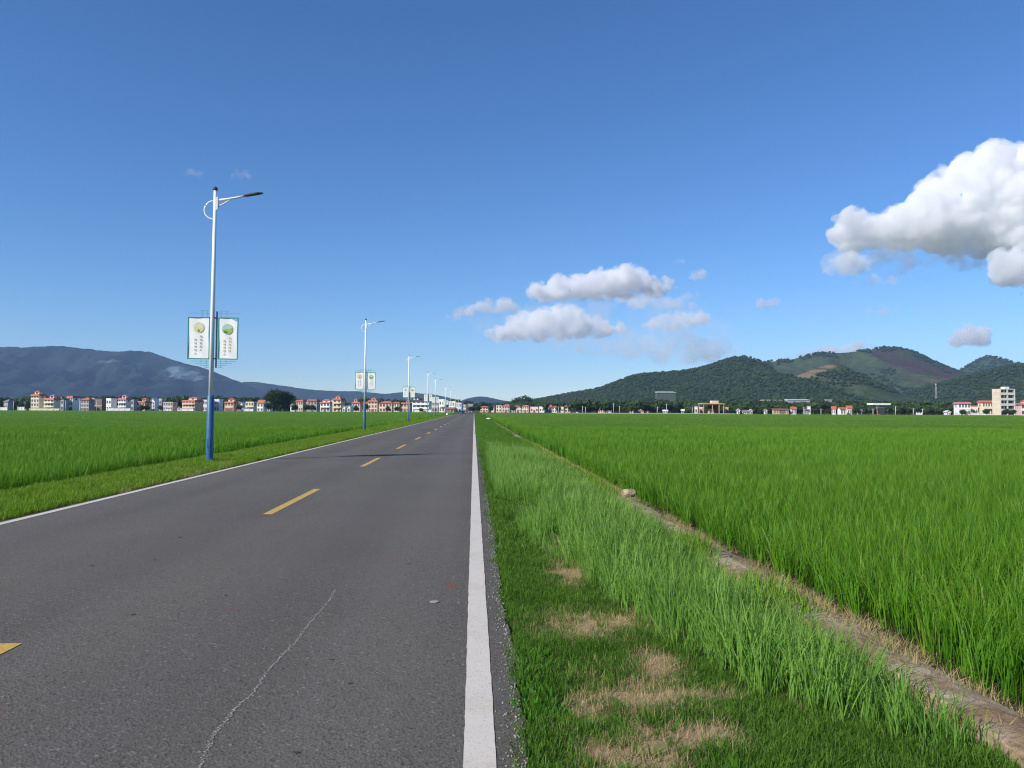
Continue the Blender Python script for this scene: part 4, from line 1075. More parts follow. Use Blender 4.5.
H(645.5, 649, 408.5, 520, 'white', 'grey', 'flat', 'tiny white shed at the end of the long pink house', 0, 1, group=GR, floors=1, cat='shed', name='shed')
H(662, 668.5, 410, 400, 'white', 'white', 'gable', 'low white shed between the two poles under the big hall', 0, 2, group=GR, floors=1, cat='shed', name='shed')
H(681, 685, 409.5, 420, 'cream', 'white', 'gable', 'tiny cream shed halfway to the orange frame', 0, 1, group=GR, floors=1, cat='shed', name='shed')
H(858, 863, 409.5, 400, 'white', 'grey', 'gable', 'tiny white shed just past the three roof cluster', 0, 1, group=GR, floors=1, cat='shed', name='shed')

# five-storey block: blank end wall, open loggias on the front
a = at(1000.3, 410, 375); b = at(1015.5, 410, 375); tz = at(1004, 389, 375).z
W = b.x - a.x; Hh = tz + .25; D = 6.0
tb = empty('apartment_block', ((a.x + b.x) / 2, 375 + D / 2, -0.25), R(3)); tag(tb, 'tall beige five storey block with open dark loggias above the red roofs', 'apartment block', GR)
x0 = -W / 2; fh = Hh / 5
fo = MB().box(x0 + .28, W / 2, -D / 2 + 1.5, D / 2, 0, Hh - .01).build('wall', M['w_beige'], tb)
ew = MB().box(x0, x0 + .277, -D / 2, D / 2, 0, Hh + .1).build('end_wall', M['w_beige'], tb)
for k in range(5):
    for yq in (-1.2, 1.0): MB().box(x0 - .03, x0 - .003, yq - .35, yq + .35, k * fh + 1.1, k * fh + 2.0).build('window', M['w_bluewhite'] if k == 4 else M['trim'], ew)
for k in range(0, 6):
    z = k * fh
    MB().box(x0 + .28, W / 2, -D / 2 - .02, -D / 2 + 1.497, max(0, z - .25), z + (.95 if 0 < k < 5 else .12)).build('floor_slab', M['trim'], tb)
for xx in (-W * .02, W / 2 - .25):
    MB().box(xx - .24, xx + .24, -D / 2 + .05, -D / 2 + .45, 0.13, Hh - .28).build('pillar', M['trim'], tb)
for k in range(5):
    for q in (-.28, .05, .32):
        wn = bpy.data.objects.new('window', win_mesh(1.7, 1.7, M['glass'])); col.objects.link(wn); wn.parent = fo; wn.location = (W * q, -D / 2 + 1.49, k * fh + .9)
MB().box(-W * .02, W * .28, -D * .2, D * .3, Hh + .13, Hh + 1.2).build('roof_tank', M['trim'], tb)

# orange steel frame building around the cream hut
a = at(703.6, 410, 392); b = at(723.5, 410, 392); tz = at(713, 403.3, 392).z
fr = empty('gate_frame', ((a.x + b.x) / 2, 396, -0.25)); tag(fr, 'orange open frame hall standing over the cream hut', 'open hall', GR)
W = b.x - a.x; Hh = tz + .25
for xx in (-W / 2, -W * .05, W * .28, W / 2):
    for yy_ in (-4, 4): MB().box(xx - .16, xx + .16, yy_ - .16, yy_ + .16, 0, Hh - .45).build('column', M['w_orange'], fr)
MB().box(-W / 2 - .5, W / 2 + .5, -4.6, 4.6, Hh - .45, Hh).build('roof', M['w_orange'], fr)
MB().box(-W * .0, W * .35, -1, 2, Hh + .003, Hh + 1.4).build('roof_box', M['w_beige'], fr)
MB().box(W * .05, W / 2 - .3, 3.5, 3.7, 0, Hh - .5).build('back_wall', M['w_brown'], fr)

# white canopy on one stout column
a = at(873, 403, 380); b = at(891.5, 403, 380); zt = at(882, 403.2, 380).z; zb = at(882, 404.9, 380).z
cn = empty('canopy', ((a.x + b.x) / 2, 383, -0.25)); tag(cn, 'broad white flat canopy on columns above the brick red kiosk', 'canopy')
W = b.x - a.x
MB().poly([(-W / 2, -3), (W / 2 - .5, -3), (W / 2, -2.5), (W / 2, 3), (-W / 2, 3)], zb + .25, zt + .25).build('canopy_roof', M['white_paint'], cn)
MB().tube([(-1, 0, 0), (-1, 0, zb - .8), (-1, 0, zb + .24)], [.16, .16, 1.2], 14).build('column', M['white_paint'], cn)
for sx in (-W / 2 + .6, W / 2 - .6): MB().tube([(sx, 2.6, 0), (sx, 2.6, zb + .24)], .14, 10).build('post', M['dark_metal'], cn)

# long roofs on the hill foot and the green hall
def hall(px0, px1, top, bot, Y, roof, wall, label, open_=False, name='hall'):
    a = at(px0, bot, Y); b = at(px1, bot, Y); zt = at((px0 + px1) / 2, top, Y).z; zb = a.z
    W = b.x - a.x; D = W * .35; h = zt - zb
    o = empty(name, ((a.x + b.x) / 2, Y, zb - 6)); tag(o, label, 'hall', 'long halls at the hill foot')
    MB().box(-W / 2, W / 2, 0, D, 0, 6 + h * .78).build('wall', M['w_' + wall], o)
    r = MB(); x0, x1 = -W / 2 - .5, W / 2 + .5; z0 = 6 + h * .78; z1 = 6 + h
    pts = [(x0, z0), (x0, z1 - (z1 - z0) * .2), (x0 + W * .1, z1), (x1 - W * .2, z1), (x1, z0 + (z1 - z0) * .2), (x1, z0)]
    n = len(pts)
    r.add([(p, -.6, q) for p, q in pts] + [(p, D + .6, q + .002) for p, q in pts], [tuple(range(n)), tuple(range(2 * n - 1, n - 1, -1))] + [(k, n + k, n + (k + 1) % n, (k + 1) % n) for k in range(n)])
    r.build('roof', M['r_' + roof], o)
    for k in range(5 if wall != 'moss' else 0): MB().box(-W / 2 + W * (k + .3) / 5, -W / 2 + W * (k + .7) / 5, -.06, -.004, 5 + h * .1, 5 + h * .3).build('window', M['glass'], o)
    return o


hall(657, 676, 391.3, 398.5, 1000, 'green', 'moss', 'big hall with pale curved roof at the foot of the dark wooded hill')
hall(762, 771, 399.8, 402.5, 900, 'white', 'grey', 'short pale roofed hall, smallest of the long roofs under the tan spur')
hall(772, 782, 399.8, 402.5, 905, 'green', 'grey', 'greenish roofed hall between a short pale and a long pale roof')
hall(788, 810, 399.3, 402.5, 900, 'white', 'grey', 'longest pale roofed hall under the tan spur')
hall(826, 832, 399.3, 401.5, 920, 'green', 'grey', 'small greenish roofed hall apart from the long roofs')

# garden walls in front of houses
def gwall(px0, px1, Y, h, label, wall='white'):
    a = at(px0, 410, Y); b = at(px1, 410, Y); W = b.x - a.x
    o = MB().box(-W / 2, W / 2, -.12, .12, 0, h).box(-W / 2 - .06, W / 2 + .06, -.2, .2, h + .002, h + .15)
    n = max(2, int(W / 3))
    for k in range(n + 1): o.box(-W / 2 + W * k / n - .2, -W / 2 + W * k / n + .2, -.24, .24, 0, h + .3)
    o = o.build('garden_wall', M['w_' + wall], None, ((a.x + b.x) / 2, Y, -0.25)); tag(o, label, 'wall', 'garden walls at the edge of the rice')


gwall(-6, 7, 482, 2.2, 'low white wall with posts before the grey hut')
gwall(18, 24, 482, 2.4, 'short white wall standing alone between hut and cream house')
gwall(30, 59, 474, 1.6, 'long cream wall along the foot of the cream houses', 'cream')
gwall(107, 130, 486, 1.9, 'long white wall before the white cube house')
gwall(165, 171, 492, 1.5, 'short white wall before the beige two storey house')
gwall(181, 193, 488, 1.9, 'white wall before the wide salmon house')
gwall(244, 253, 488, 1.9, 'white wall before the cream two storey house')
gwall(414, 431, 455, 1.8, 'white wall at the foot of the large white house with dark roof')
gwall(955, 962, 380, 1.5, 'short white wall before the two storey house with rose eaves')
gwall(972, 985, 378, 1.4, 'pale wall before the houses beside the tall block')
gwall(916.5, 922, 385, 1.3, 'low white wall between two utility poles')

# utility poles
def upole(px, top, Y, label, arm=True):
    p = at(px, 410, Y); z = at(px, top, Y).z
    o = empty('utility_pole', (p.x, Y, -0.3)); tag(o, label, 'utility pole', 'utility poles across the plain')
    MB().tube([(0, 0, 0), (0, 0, z + .3)], [.19, .12], 10).build('pole', M['utility'], o)
    if arm:
        MB().box(-.9, .9, -.06, .06, z - .4, z - .25).build('crossarm', M['lamp_grey'], o)
    for sx in (-.8, 0, .8): MB().tube([(sx, 0, z - .25), (sx, 0, z + .02)], .05, 8).build('insulator', M['trim'], o)


for px, top, Y, lb in ((13.5, 401, 470, 'pale utility pole beside the grey hut'), (65.5, 400.5, 470, 'utility pole before the narrow grey block'), (80, 401, 475, 'utility pole between the white red banded house and the grey one'),
                       (96.5, 400.5, 475, 'utility pole before the dark brown house'), (558.5, 406.5, 560, 'utility pole at the end of the far terrace'), (582.5, 406, 420, 'taller of two close poles in the open gap'), (585.5, 407, 430, 'shorter of two close poles in the open gap'),
                       (613.5, 403.5, 480, 'pole beside the sloping white roof'), (619.5, 406, 480, 'pole between the white roof and the pink terrace'), (657.3, 406.3, 400, 'pole under the big hall, shorter of two'), (666.5, 403.8, 400, 'pole under the big hall, taller of two'),
                       (692.3, 407, 395, 'pole beside the plain white box shed'), (804, 407, 380, 'pole beside the small grey shed'), (821, 408.5, 380, 'pole between grey shed and red roof cluster'), (873, 408.5, 375, 'pole at the outer corner of the kiosk'),
                       (895.5, 405.8, 375, 'tallest pole past the white canopy'), (913.3, 408, 375, 'stout pole before the low white wall'), (922.5, 408.8, 375, 'thin pole after the low white wall')):
    upole(px, top, Y, lb)
# lattice telecom mast on the hill foot
p = at(936, 396, 1150); zt = at(936, 383.5, 1150).z
o = empty('telecom_mast', (p.x, 1150, p.z - 4)); tag(o, 'slim grey lattice mast rising over the bare bank', 'mast')
hh = zt - p.z + 4; mb = MB()
for sx, sy in ((-1, -1), (1, -1), (1, 1), (-1, 1)): mb.tube([(sx * 1.1, sy * 1.1, 0), (sx * .35, sy * .35, hh)], .07, 6)
for k in range(9):
    q = 1.1 - .75 * k / 9; z = hh * k / 9; q2 = 1.1 - .75 * (k + 1) / 9; z2 = hh * (k + 1) / 9
    mb.tube([(-q, -q, z), (q2, -q2, z2)], .06, 5); mb.tube([(q, q, z), (-q2, q2, z2)], .06, 5); mb.tube([(-q, q, z), (-q2, -q2, z2)], .06, 5); mb.tube([(q, -q, z), (q2, q2, z2)], .06, 5)
mb.build('lattice', M['utility'], o)
MB().box(-.9, .9, -.9, .9, hh - 2.2, hh - 2.0).build('platform', M['utility'], o)
for k in range(3): MB().box(math.cos(k * 2.1) * .8 - .15, math.cos(k * 2.1) * .8 + .15, math.sin(k * 2.1) * .8 - .1, math.sin(k * 2.1) * .8 + .1, hh - 2, hh - .2).build('antenna', M['trim'], o)
# pale canal bank at the far edge of the fields
cb = MB()
a = at(556, 410, 352); b = at(735, 410, 352)
cb.box(a.x, b.x, 351.5, 352.5, -.25, .55); tag(cb.build('canal_bank', M['concrete']), 'pale concrete canal bank along the far rice edge', kind='structure')

# ------------------------------------------------------------------ cars
def make_car(name, paint, label, loc, bonnet=None):
    o = empty(name, loc); tag(o, label, 'car', 'cars at the end of the road')
    side = [(-2.1, .35), (-2.12, .75), (-1.95, .92), (-1.05, 1.0), (-.55, 1.42), (.75, 1.46), (1.5, 1.02), (2.05, .92), (2.12, .5), (2.05, .32)]
    n = len(side); vs = [(-.86, y, z) for y, z in side] + [(.86, y, z) for y, z in side]
    vs = [(x * (.82 if z > 1.2 else 1), y, z) for x, y, z in vs]
    MB().add(vs, [tuple(range(n)), tuple(range(2 * n - 1, n - 1, -1))] + [(k, n + k, n + (k + 1) % n, (k + 1) % n) for k in range(n)]).build('body', paint, o)
    MB().add([(-.74, -1.02, 1.03), (.74, -1.02, 1.03), (.66, -.58, 1.40), (-.66, -.58, 1.40)], [(0, 1, 2, 3)]).build('windscreen', M['glass'], o)
    MB().add([(-.80, -1.93, .95), (.80, -1.93, .95), (.80, -1.08, 1.02), (-.80, -1.08, 1.02)], [(0, 1, 2, 3)]).build('bonnet', bonnet or paint, o)
    for sx in (-1, 1):
        MB().box(sx * .66 - .16, sx * .66 + .16, -2.16, -2.10, .62, .78).build('headlight', M['trim'], o)
        for yy_ in (-1.3, 1.3):
            MB().tube([(sx * .70, yy_, .32), (sx * .89, yy_, .32)], .32, 16).build('wheel', M['tyre'], o)
    MB().box(-.85, .85, -2.17, -2.10, .36, .55).build('bumper', M['dark_metal'], o)


make_car('parked_car', mat('car_black', (0.015, 0.016, 0.02), .3, spec=.5), 'dark car far off on the road, by the lamps', (-3.9, 285, 0.004))
make_car('parked_car', mat('car_grey', (0.08, 0.085, 0.09), .3, spec=.5), 'grey car with pale front far off on the road, by the verge', (-1.5, 300, 0.004), M['white_paint'])

# ------------------------------------------------------------------ trees
def leaf_mat(name, c1, c2, big=0.15):
    m = bpy.data.materials.new(name); t = NT(m)
    rnd = t.n('ShaderNodeObjectInfo').outputs['Random']
    pos = t.n('ShaderNodeTexCoord').outputs['Object']
    f = t.math('ADD', t.math('MULTIPLY', rnd, 0.5), t.math('MULTIPLY', t.ramp(t.noise(pos, 0.7, 3), [(.3, 0.0), (.7, 1.0)]), 0.5))
    c = t.mix(f, c1, c2)
    d = t.n('ShaderNodeBsdfPrincipled', ins={'Base Color': c, 'Roughness': 0.65, 'Specular IOR Level': 0.2})
    tl = t.n('ShaderNodeBsdfTranslucent', ins={'Color': c})
    t.out(t.n('ShaderNodeMixShader', ins={0: 0.25, 1: d.outputs[0], 2: tl.outputs[0]}).outputs[0])
    return m


M['leaf'] = leaf_mat('leaf_green', (0.022, 0.050, 0.016), (0.050, 0.095, 0.026))
M['leaf_wood'] = leaf_mat('leaf_wood', (0.042, 0.080, 0.025), (0.074, 0.122, 0.038))
M['leaf_dark'] = leaf_mat('leaf_dark', (0.016, 0.036, 0.014), (0.034, 0.066, 0.020))


def crown_np(r, lobes, n, size):
    """leaf faces through the volume of uneven lobes (cx,cy,cz,rx,rz)"""
    V = []; Fc = []
    wts = np.array([l[3] ** 2 * l[4] for l in lobes]); wts /= wts.sum()
    for _ in range(n):
        l = lobes[r.choice(len(lobes), p=wts)]
        d = r.normal(size=3); d /= np.linalg.norm(d)
        q = r.uniform(0.25, 1) ** 0.4 * (1 + 0.12 * math.sin(7 * d[0] + 3 * d[2]) + 0.1 * math.sin(9 * d[1] + l[0]))
        c = np.array([l[0] + d[0] * l[3] * q, l[1] + d[1] * l[3] * q, l[2] + d[2] * l[4] * q])
        nn = d + r.normal(size=3) * 0.6; nn /= np.linalg.norm(nn)
        a = np.cross(nn, r.normal(size=3)); a /= np.linalg.norm(a); b = np.cross(nn, a)
        s = size * r.uniform(.6, 1.4)
        k = len(V)
        V += [c - a * s, c - b * s * .6, c + a * s, c + b * s * .6]
        Fc.append((k, k + 1, k + 2, k + 3))
    return V, Fc


def tree_parts(seed, h, rad, n, size, leafm, link=True):
    r = np.random.default_rng(seed)
    lobes = [(0, 0, h * .62, rad * .75, h * .33)]
    for k in range(7):
        an = k * 0.9 + r.uniform(0, .6); q = rad * r.uniform(.35, .68)
        lobes.append((q * math.cos(an), q * math.sin(an), h * r.uniform(.42, .82), rad * r.uniform(.3, .5), h * r.uniform(.14, .22)))
    V, Fc = crown_np(r, lobes, n, size)
    tr = MB(); tr.tube([(0, 0, -.3), (.05, 0, h * .2), (0, .05, h * .45), (.1, 0, h * .75)], [h * .03, h * .022, h * .016, h * .006], 8)
    for l in lobes[1:5]: tr.tube([(0, 0, h * .3), (l[0] * .5, l[1] * .5, l[2] * .8), (l[0], l[1], l[2])], [h * .012, h * .008, h * .003], 6)
    return V, Fc, tr


def make_tree(name, loc, h, rad, n, size, leafm, seed, label, group=None):
    V, Fc, tr = tree_parts(seed, h, rad, n, size, leafm)
    o = empty(name, loc); tag(o, label, 'tree', group)
    c = mesh_np('crown', V, Fc, leafm); c.parent = o
    tr.build('trunk', M['bark'], o)
    return o


p = at(279, 410, 455)
make_tree('round_tree', (p.x, 455, -.25), 13.6, 10.0, 7000, .42, M['leaf_dark'], 5, 'big round dark tree towering alone over the village houses')
protoT = [make_tree('village_tree', (0, 0, 0), 8, 3.6, 1500, .32, M['leaf'], 20 + k, 'x') for k in range(4)]
used = set()
TG = 'trees among the village houses'
tl = [(1, 401, 505, 'bushy tree at the outer edge of the village beside the grey hut'), (8, 402, 530, 'tree rising behind the grey hut'), (16, 400, 540, 'tall tree behind the short white wall'), (22, 402, 520, 'tree behind the short white wall, close to the cream house'),
      (27.5, 403, 490, 'round tree touching the cream three storey house'), (63, 402, 540, 'tree behind the narrow grey block'), (102, 396, 580, 'tall dark tree behind the dark brown house'), (108, 394.5, 590, 'tallest dark tree behind the white cube house'), (114, 396, 585, 'dark tree behind the white cube house, lower of two'),
      (133, 396.5, 580, 'dark tree behind the small grey block'), (139, 395.5, 585, 'dark tree behind the salmon house with garden trees'), (146, 397, 585, 'dark tree behind the salmon house and white gable'), (142, 404.5, 490, 'small garden tree before the salmon house'), (147, 405, 492, 'second small garden tree before the salmon house'),
      (176.5, 396.5, 580, 'dark tree behind the beige two storey house'), (182, 398, 585, 'dark tree behind the gap beside the wide salmon house'), (160.5, 405, 495, 'small tree before the slim grey and white house'), (232, 397, 580, 'dark tree behind the salmon house with bright red eaves'), (227, 398, 590, 'dark tree peeping over the narrow bluish white house'),
      (239.5, 404, 500, 'small tree between salmon house and tiny white gable'), (243, 403, 530, 'tree behind the tiny white gable'), (268.5, 402, 480, 'low tree at the foot of the big round tree, village side'), (295, 403.5, 480, 'low tree at the foot of the big round tree, road side'), (307, 404, 485, 'small tree between beige and grey houses'),
      (313, 404.5, 480, 'small tree before the rust red roof'), (346, 402, 515, 'tree behind the tiny white gabled sheds'), (356, 405, 480, 'small tree before the pink house'), (365.5, 403, 490, 'small tree at the second lamp post'), (388, 406, 480, 'low tree before the long salmon house'), (397, 406, 475, 'low tree before the narrow cream house'),
      (421, 407.5, 453, 'low shrub like tree before the large white house'), (471, 406, 420, 'round tree over the white fronted car'), (478, 405, 560, 'dark tree at the road end beside the red hip roof'), (491, 405, 620, 'dark tree beside the very narrow cream house'), (513, 405, 620, 'dark tree between the pink and the white red eaved house'),
      (524, 394.5, 900, 'tall twin topped tree standing up against the sky'), (515.5, 398, 900, 'lower tree beside the twin topped tree'), (558.5, 406.5, 610, 'dark tree at the end of the far terrace'), (963, 409, 378, 'dark low tree before the house with rose eaves'), (986, 409, 374, 'dark low tree before the cream house with red eaves'),
      (1006, 408.5, 366, 'dark bushy tree at the foot of the tall block'), (1013, 409, 366, 'second bushy tree at the foot of the tall block'), (731, 409.5, 385, 'low tree beside the small bright orange house'), (828, 408, 400, 'tree beside the three roof cluster'), (857, 407.5, 400, 'tree after the three roof cluster'), (760, 408.5, 400, 'tree between the low white row and the pale green gable')]
for k, (px, top, Y, lb) in enumerate(tl):
    z = at(px, top, Y); s = (z.z + .3) / 8
    o = protoT[k] if k < 4 else copy_tree(protoT[k % 4])
    o.location = (z.x, Y, -.28); o.rotation_euler = (0, 0, k * 1.7); o.scale = (s * random.uniform(.95, 1.3), s * random.uniform(.95, 1.3), s)
    tag(o, lb, 'tree', TG)

# ------------------------------------------------------------------ hills
def hill_mat(name, c1, c2, extra=()):
    m = bpy.data.materials.new(name); t = NT(m)
    pos = t.n('ShaderNodeTexCoord').outputs['Object']
    c = t.mix(t.ramp(t.noise(pos, 0.006, 6, 0.6), [(.35, 0.0), (.65, 1.0)]), c1, c2)
    c = t.mix(t.ramp(t.noise(pos, 0.05, 5, 0.7), [(.45, 0.0), (.7, .7)]), c, tuple(x * 1.5 for x in c2))
    for (cx, cz, rx, rz, colr, k) in extra:     # bare or burnt areas of the slope: x, z centre and radius
        v = t.n('ShaderNodeMapping', ins={'Vector': pos, 'Location': (-cx / rx, 0, -cz / rz), 'Scale': (1 / rx, 0, 1 / rz)})
        l = t.n('ShaderNodeVectorMath', operation='LENGTH', ins={0: v.outputs[0]}).outputs['Value']
        q = t.math('ADD', t.math('SUBTRACT', 1.0, l), t.math('MULTIPLY', t.math('SUBTRACT', t.noise(pos, 0.014, 8, .75), 0.5), 3.4))
        c = t.mix(t.math('MULTIPLY', t.ramp(q, [(0.0, 0.0), (0.45, 1.0)]), k), c, t.mix(t.noise(pos, .06, 5, .7), tuple(x * .7 for x in colr), tuple(x * 1.25 for x in colr)))
    b = t.n('ShaderNodeBsdfPrincipled', ins={'Base Color': c, 'Roughness': 0.95, 'Specular IOR Level': 0.05})
    bp = t.n('ShaderNodeBump', ins={'Height': t.noise(pos, 0.08, 6, .7), 'Strength': 1.0, 'Distance': 8.0})
    t.t.links.new(bp.outputs[0], b.inputs['Normal'])
    t.out(b.outputs[0]); return m


HILL = {}


def hill(key, sil, Y, front, back, mt, label, gully=0.30, seed=1, step=10, curve=0.75, skew=None, sharp=1.0, rough=0.02):
    """a hill range: crest through world points at its own distance, slopes falling to the plain before and behind"""
    P_ = [at(px, py, Y) for px, py in sil]
    cx = np.array([p.x for p in P_]); cz = np.array([max(0.0, p.z) for p in P_])
    x0, x1 = cx[0] - front * .5, cx[-1] + front * .5
    xs = np.arange(x0, x1, step)
    rid = np.interp(xs, np.concatenate([[x0], cx, [x1]]), np.concatenate([[0], cz, [0]]))
    ker = np.hanning(9); ker /= ker.sum(); ridp = np.pad(rid, 4, mode='edge'); rid = np.convolve(ridp, ker, 'valid')
    vs = np.concatenate([np.linspace(-1, 0, int(front / step)), np.linspace(0, 1, int(back / (step * 2)))[1:]])
    X = np.repeat(xs[None], len(vs), 0); Vv = np.repeat(vs[:, None], len(xs), 1)
    yw = np.where(Vv < 0, Vv * front, Vv * back)
    off = skew(X) if skew else (fbm(X / 900, X * 0, seed) - .47) * front * .35
    Yw = Y + off + yw
    prof_ = (1 - np.abs(Vv)) ** (1 / curve * sharp) if sharp else 1 - np.abs(Vv)
    prof_ = np.where(np.abs(Vv) < 1e-6, 1, prof_)
    gl = np.abs(fbm(X / 240 + Vv * .6, Yw / 900, seed + 5, 4) * 2 - .95)
    mask = np.sin(np.pi * np.clip(np.abs(Vv), 0, 1)) ** 0.8
    Zw = rid[None] * (prof_ - gully * mask * (gl * 1.7 - .35) * (0.5 + prof_)) + rid[None] * rough * (fbm(X / 45, Yw / 45, seed + 9) - .47)
    # keep the crest where the skyline is although the ridge wanders in depth
    Zw = (Zw - 1.6) * (Yw / Y) ** np.clip(1 - np.abs(Vv) * 2, 0, 1) + 1.6 if skew is None else Zw
    Zw = np.maximum(Zw, 0) - .6
    v = np.stack([X * 1.0, Yw, Zw], -1)
    k = (1 + off / Y) if skew is None else 1.0
    v[..., 0] = X * k
    i = np.arange(X.size).reshape(X.shape)
    f = np.stack([i[:-1, :-1], i[:-1, 1:], i[1:, 1:], i[1:, :-1]], -1).reshape(-1, 4)
    o = mesh_np('hill', v.reshape(-1, 3), f, mt, True); tag(o, label, kind='structure')
    HILL[key] = (v, Vv)
    return o


forest = ((0.024, 0.048, 0.018), (0.042, 0.074, 0.024))
grassy = ((0.032, 0.053, 0.022), (0.062, 0.084, 0.035))


def ext(key_pts, Y, colr, k):     # area given by its place on the slope, at the slope's distance
    out = []
    for (px, py, rx, ry) in key_pts:
        p = at(px, py, Y); out.append((p.x, p.z, rx * Y / F, ry * Y / F, colr, k))
    return out


hill('front', [(496, 405), (525, 402.5), (560, 396), (600, 389), (620, 381), (635, 375), (670, 372.5), (690, 371), (715, 364), (735, 357), (747, 355.5), (760, 361), (775, 371), (790, 383), (800, 393), (815, 404)], 1900, 620, 500,
     hill_mat('hill_forest', *forest), 'dark wooded hill sloping down to the far village', seed=3)
hill('burnt', [(700, 400), (725, 385), (745, 372), (762, 362.5), (785, 360.5), (800, 357.5), (820, 353), (840, 353), (865, 350.5), (880, 348.5), (890, 346.5), (902, 349), (915, 352), (930, 360), (945, 366.5), (960, 373), (980, 382), (1000, 392), (1020, 402)], 2700, 700, 700,
     hill_mat('hill_burnt', *grassy, ext([(905, 368, 48, 20), (925, 376, 46, 12), (890, 358, 26, 16)], 2600, (0.058, 0.042, 0.032), .9) + ext([(915, 384, 45, 5)], 2450, (0.11, 0.075, 0.045), .6)), 'highest hill with purple brown burnt slope', seed=8, gully=.36)
hill('spur', [(748, 404), (760, 393), (775, 385), (790, 378), (805, 372), (820, 366.5), (835, 362.5), (843, 363.5), (855, 371), (868, 379), (885, 388), (905, 398)], 1600, 260, 260,
     hill_mat('hill_grass', *grassy, ext([(756, 397, 14, 5), (766, 391, 14, 5), (776, 386.5, 13, 4.5), (788, 381, 13, 4.5), (800, 375.5, 13, 4), (812, 371, 13, 3.5), (826, 366.5, 12, 3)], 1590, (0.24, 0.18, 0.11), .95) + ext([(775, 397, 14, 3), (800, 391, 16, 3), (845, 380, 14, 2.5), (860, 388, 12, 3)], 1480, (0.085, 0.10, 0.05), .6)), 'grassy spur with tan crest before the burnt hill', seed=12, gully=.36)
hill('cone', [(930, 380), (945, 373.5), (960, 370), (972, 364), (983, 358), (990, 356), (1000, 358.5), (1012, 362.5), (1035, 366), (1080, 375), (1130, 395)], 3300, 600, 600,
     hill_mat('hill_far_forest', *forest), 'rounded distant wooded hill beside the burnt one', seed=21)
hill('right', [(878, 404), (900, 395), (930, 387), (960, 378.5), (990, 370.5), (1010, 366.5), (1040, 362), (1090, 356), (1150, 352), (1220, 372), (1280, 400)], 1750, 520, 500,
     hill_mat('hill_near_forest', *forest, ext([(942, 396, 26, 4), (925, 398, 16, 2.5)], 1450, (0.21, 0.185, 0.13), .95) + ext([(1005, 369, 9, 2.5)], 1700, (.09, .12, .05), .8)), 'dark wooded slope behind the tall block', seed=27)
hill('far', [(440, 407), (455, 403.5), (466, 398.5), (476, 396.3), (486, 396.5), (498, 399.5), (515, 402), (540, 404.5), (570, 408)], 5200, 900, 600,
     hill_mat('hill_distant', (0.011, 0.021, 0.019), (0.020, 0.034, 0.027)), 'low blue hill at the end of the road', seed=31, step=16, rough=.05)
hill('range', [(190, 398), (225, 385), (248, 381.5), (262, 382.5), (285, 386), (310, 389.5), (340, 391), (360, 391.3), (372, 392.5), (385, 394), (405, 391.5), (418, 393), (435, 394.5), (452, 398), (465, 405)], 6000, 800, 600,
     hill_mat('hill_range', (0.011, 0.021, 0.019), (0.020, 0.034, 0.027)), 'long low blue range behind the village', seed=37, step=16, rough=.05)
hill('mountain', [(-330, 385), (-240, 370), (-150, 358), (-70, 349), (-20, 346.5), (0, 346.5), (22, 347), (38, 346.5), (52, 345.5), (75, 347), (95, 349.5), (112, 352), (128, 351.5), (140, 350.3), (150, 351.5), (165, 357), (180, 362.5), (200, 367), (212, 371), (225, 376.5), (240, 382), (255, 388), (275, 397), (300, 405)], 5300, 1700, 900,
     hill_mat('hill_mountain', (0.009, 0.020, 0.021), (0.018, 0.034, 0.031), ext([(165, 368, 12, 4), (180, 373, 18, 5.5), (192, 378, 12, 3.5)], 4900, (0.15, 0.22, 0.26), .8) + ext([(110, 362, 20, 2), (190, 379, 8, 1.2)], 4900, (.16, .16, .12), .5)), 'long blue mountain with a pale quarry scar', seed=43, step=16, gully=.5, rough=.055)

# woods on the hills and along their foot: nobody could count these trees
def wood_proto(seed, h, rad, n, size, m):
    V, Fc, tr = tree_parts(seed, h, rad, n, size, m)
    b = len(V); V = list(V) + list(tr.v)
    V4 = [tuple(f) for f in Fc] + [tuple(b + i for i in f) for f in tr.f if len(f) == 4]
    mi = [0] * len(Fc) + [1] * (len(V4) - len(Fc))
    return mesh_np('wood_tree', V, V4, [m, M['bark']], link=False, mi=mi)


PW = proto_collection('wood_trees', [wood_proto(60 + k, 9, 4.2, 420, .75, M['leaf_wood']) for k in range(4)])
PH = proto_collection('hill_trees', [wood_proto(80 + k, 9, 4.6, 110, 1.5, M['leaf_wood']) for k in range(4)])


def forest_on(key, n, label, cond=None, s0=.7, s1=1.3):
    v, Vv = HILL[key]; r = np.random.default_rng(hash(key) % 1000 + 5) if False else np.random.default_rng(sum(map(ord, key)))
    a = r.uniform(0, v.shape[0] - 1.001, n); b = r.uniform(0, v.shape[1] - 1.001, n)
    ai, bi = a.astype(int), b.astype(int); fa, fb = (a - ai)[:, None], (b - bi)[:, None]
    p = (v[ai, bi] * (1 - fa) + v[ai + 1, bi] * fa) * (1 - fb) + (v[ai, bi + 1] * (1 - fa) + v[ai + 1, bi + 1] * fa) * fb
    V_ = Vv[ai, 0]
    k = (p[:, 2] > 1.5) & (V_ < 0.12)
    if cond is None: k &= (np.abs(V_) < .05) | (V_ < -.8) | (r.uniform(size=n) < .45)
    if cond is not None: k &= cond(p, V_, r)
    p = p[k]
    do_scatter('forest', p[:, 0], p[:, 1], p[:, 2] - .8, s0, s1, PH, label, [M['leaf_wood']], 0.03, 1.15)


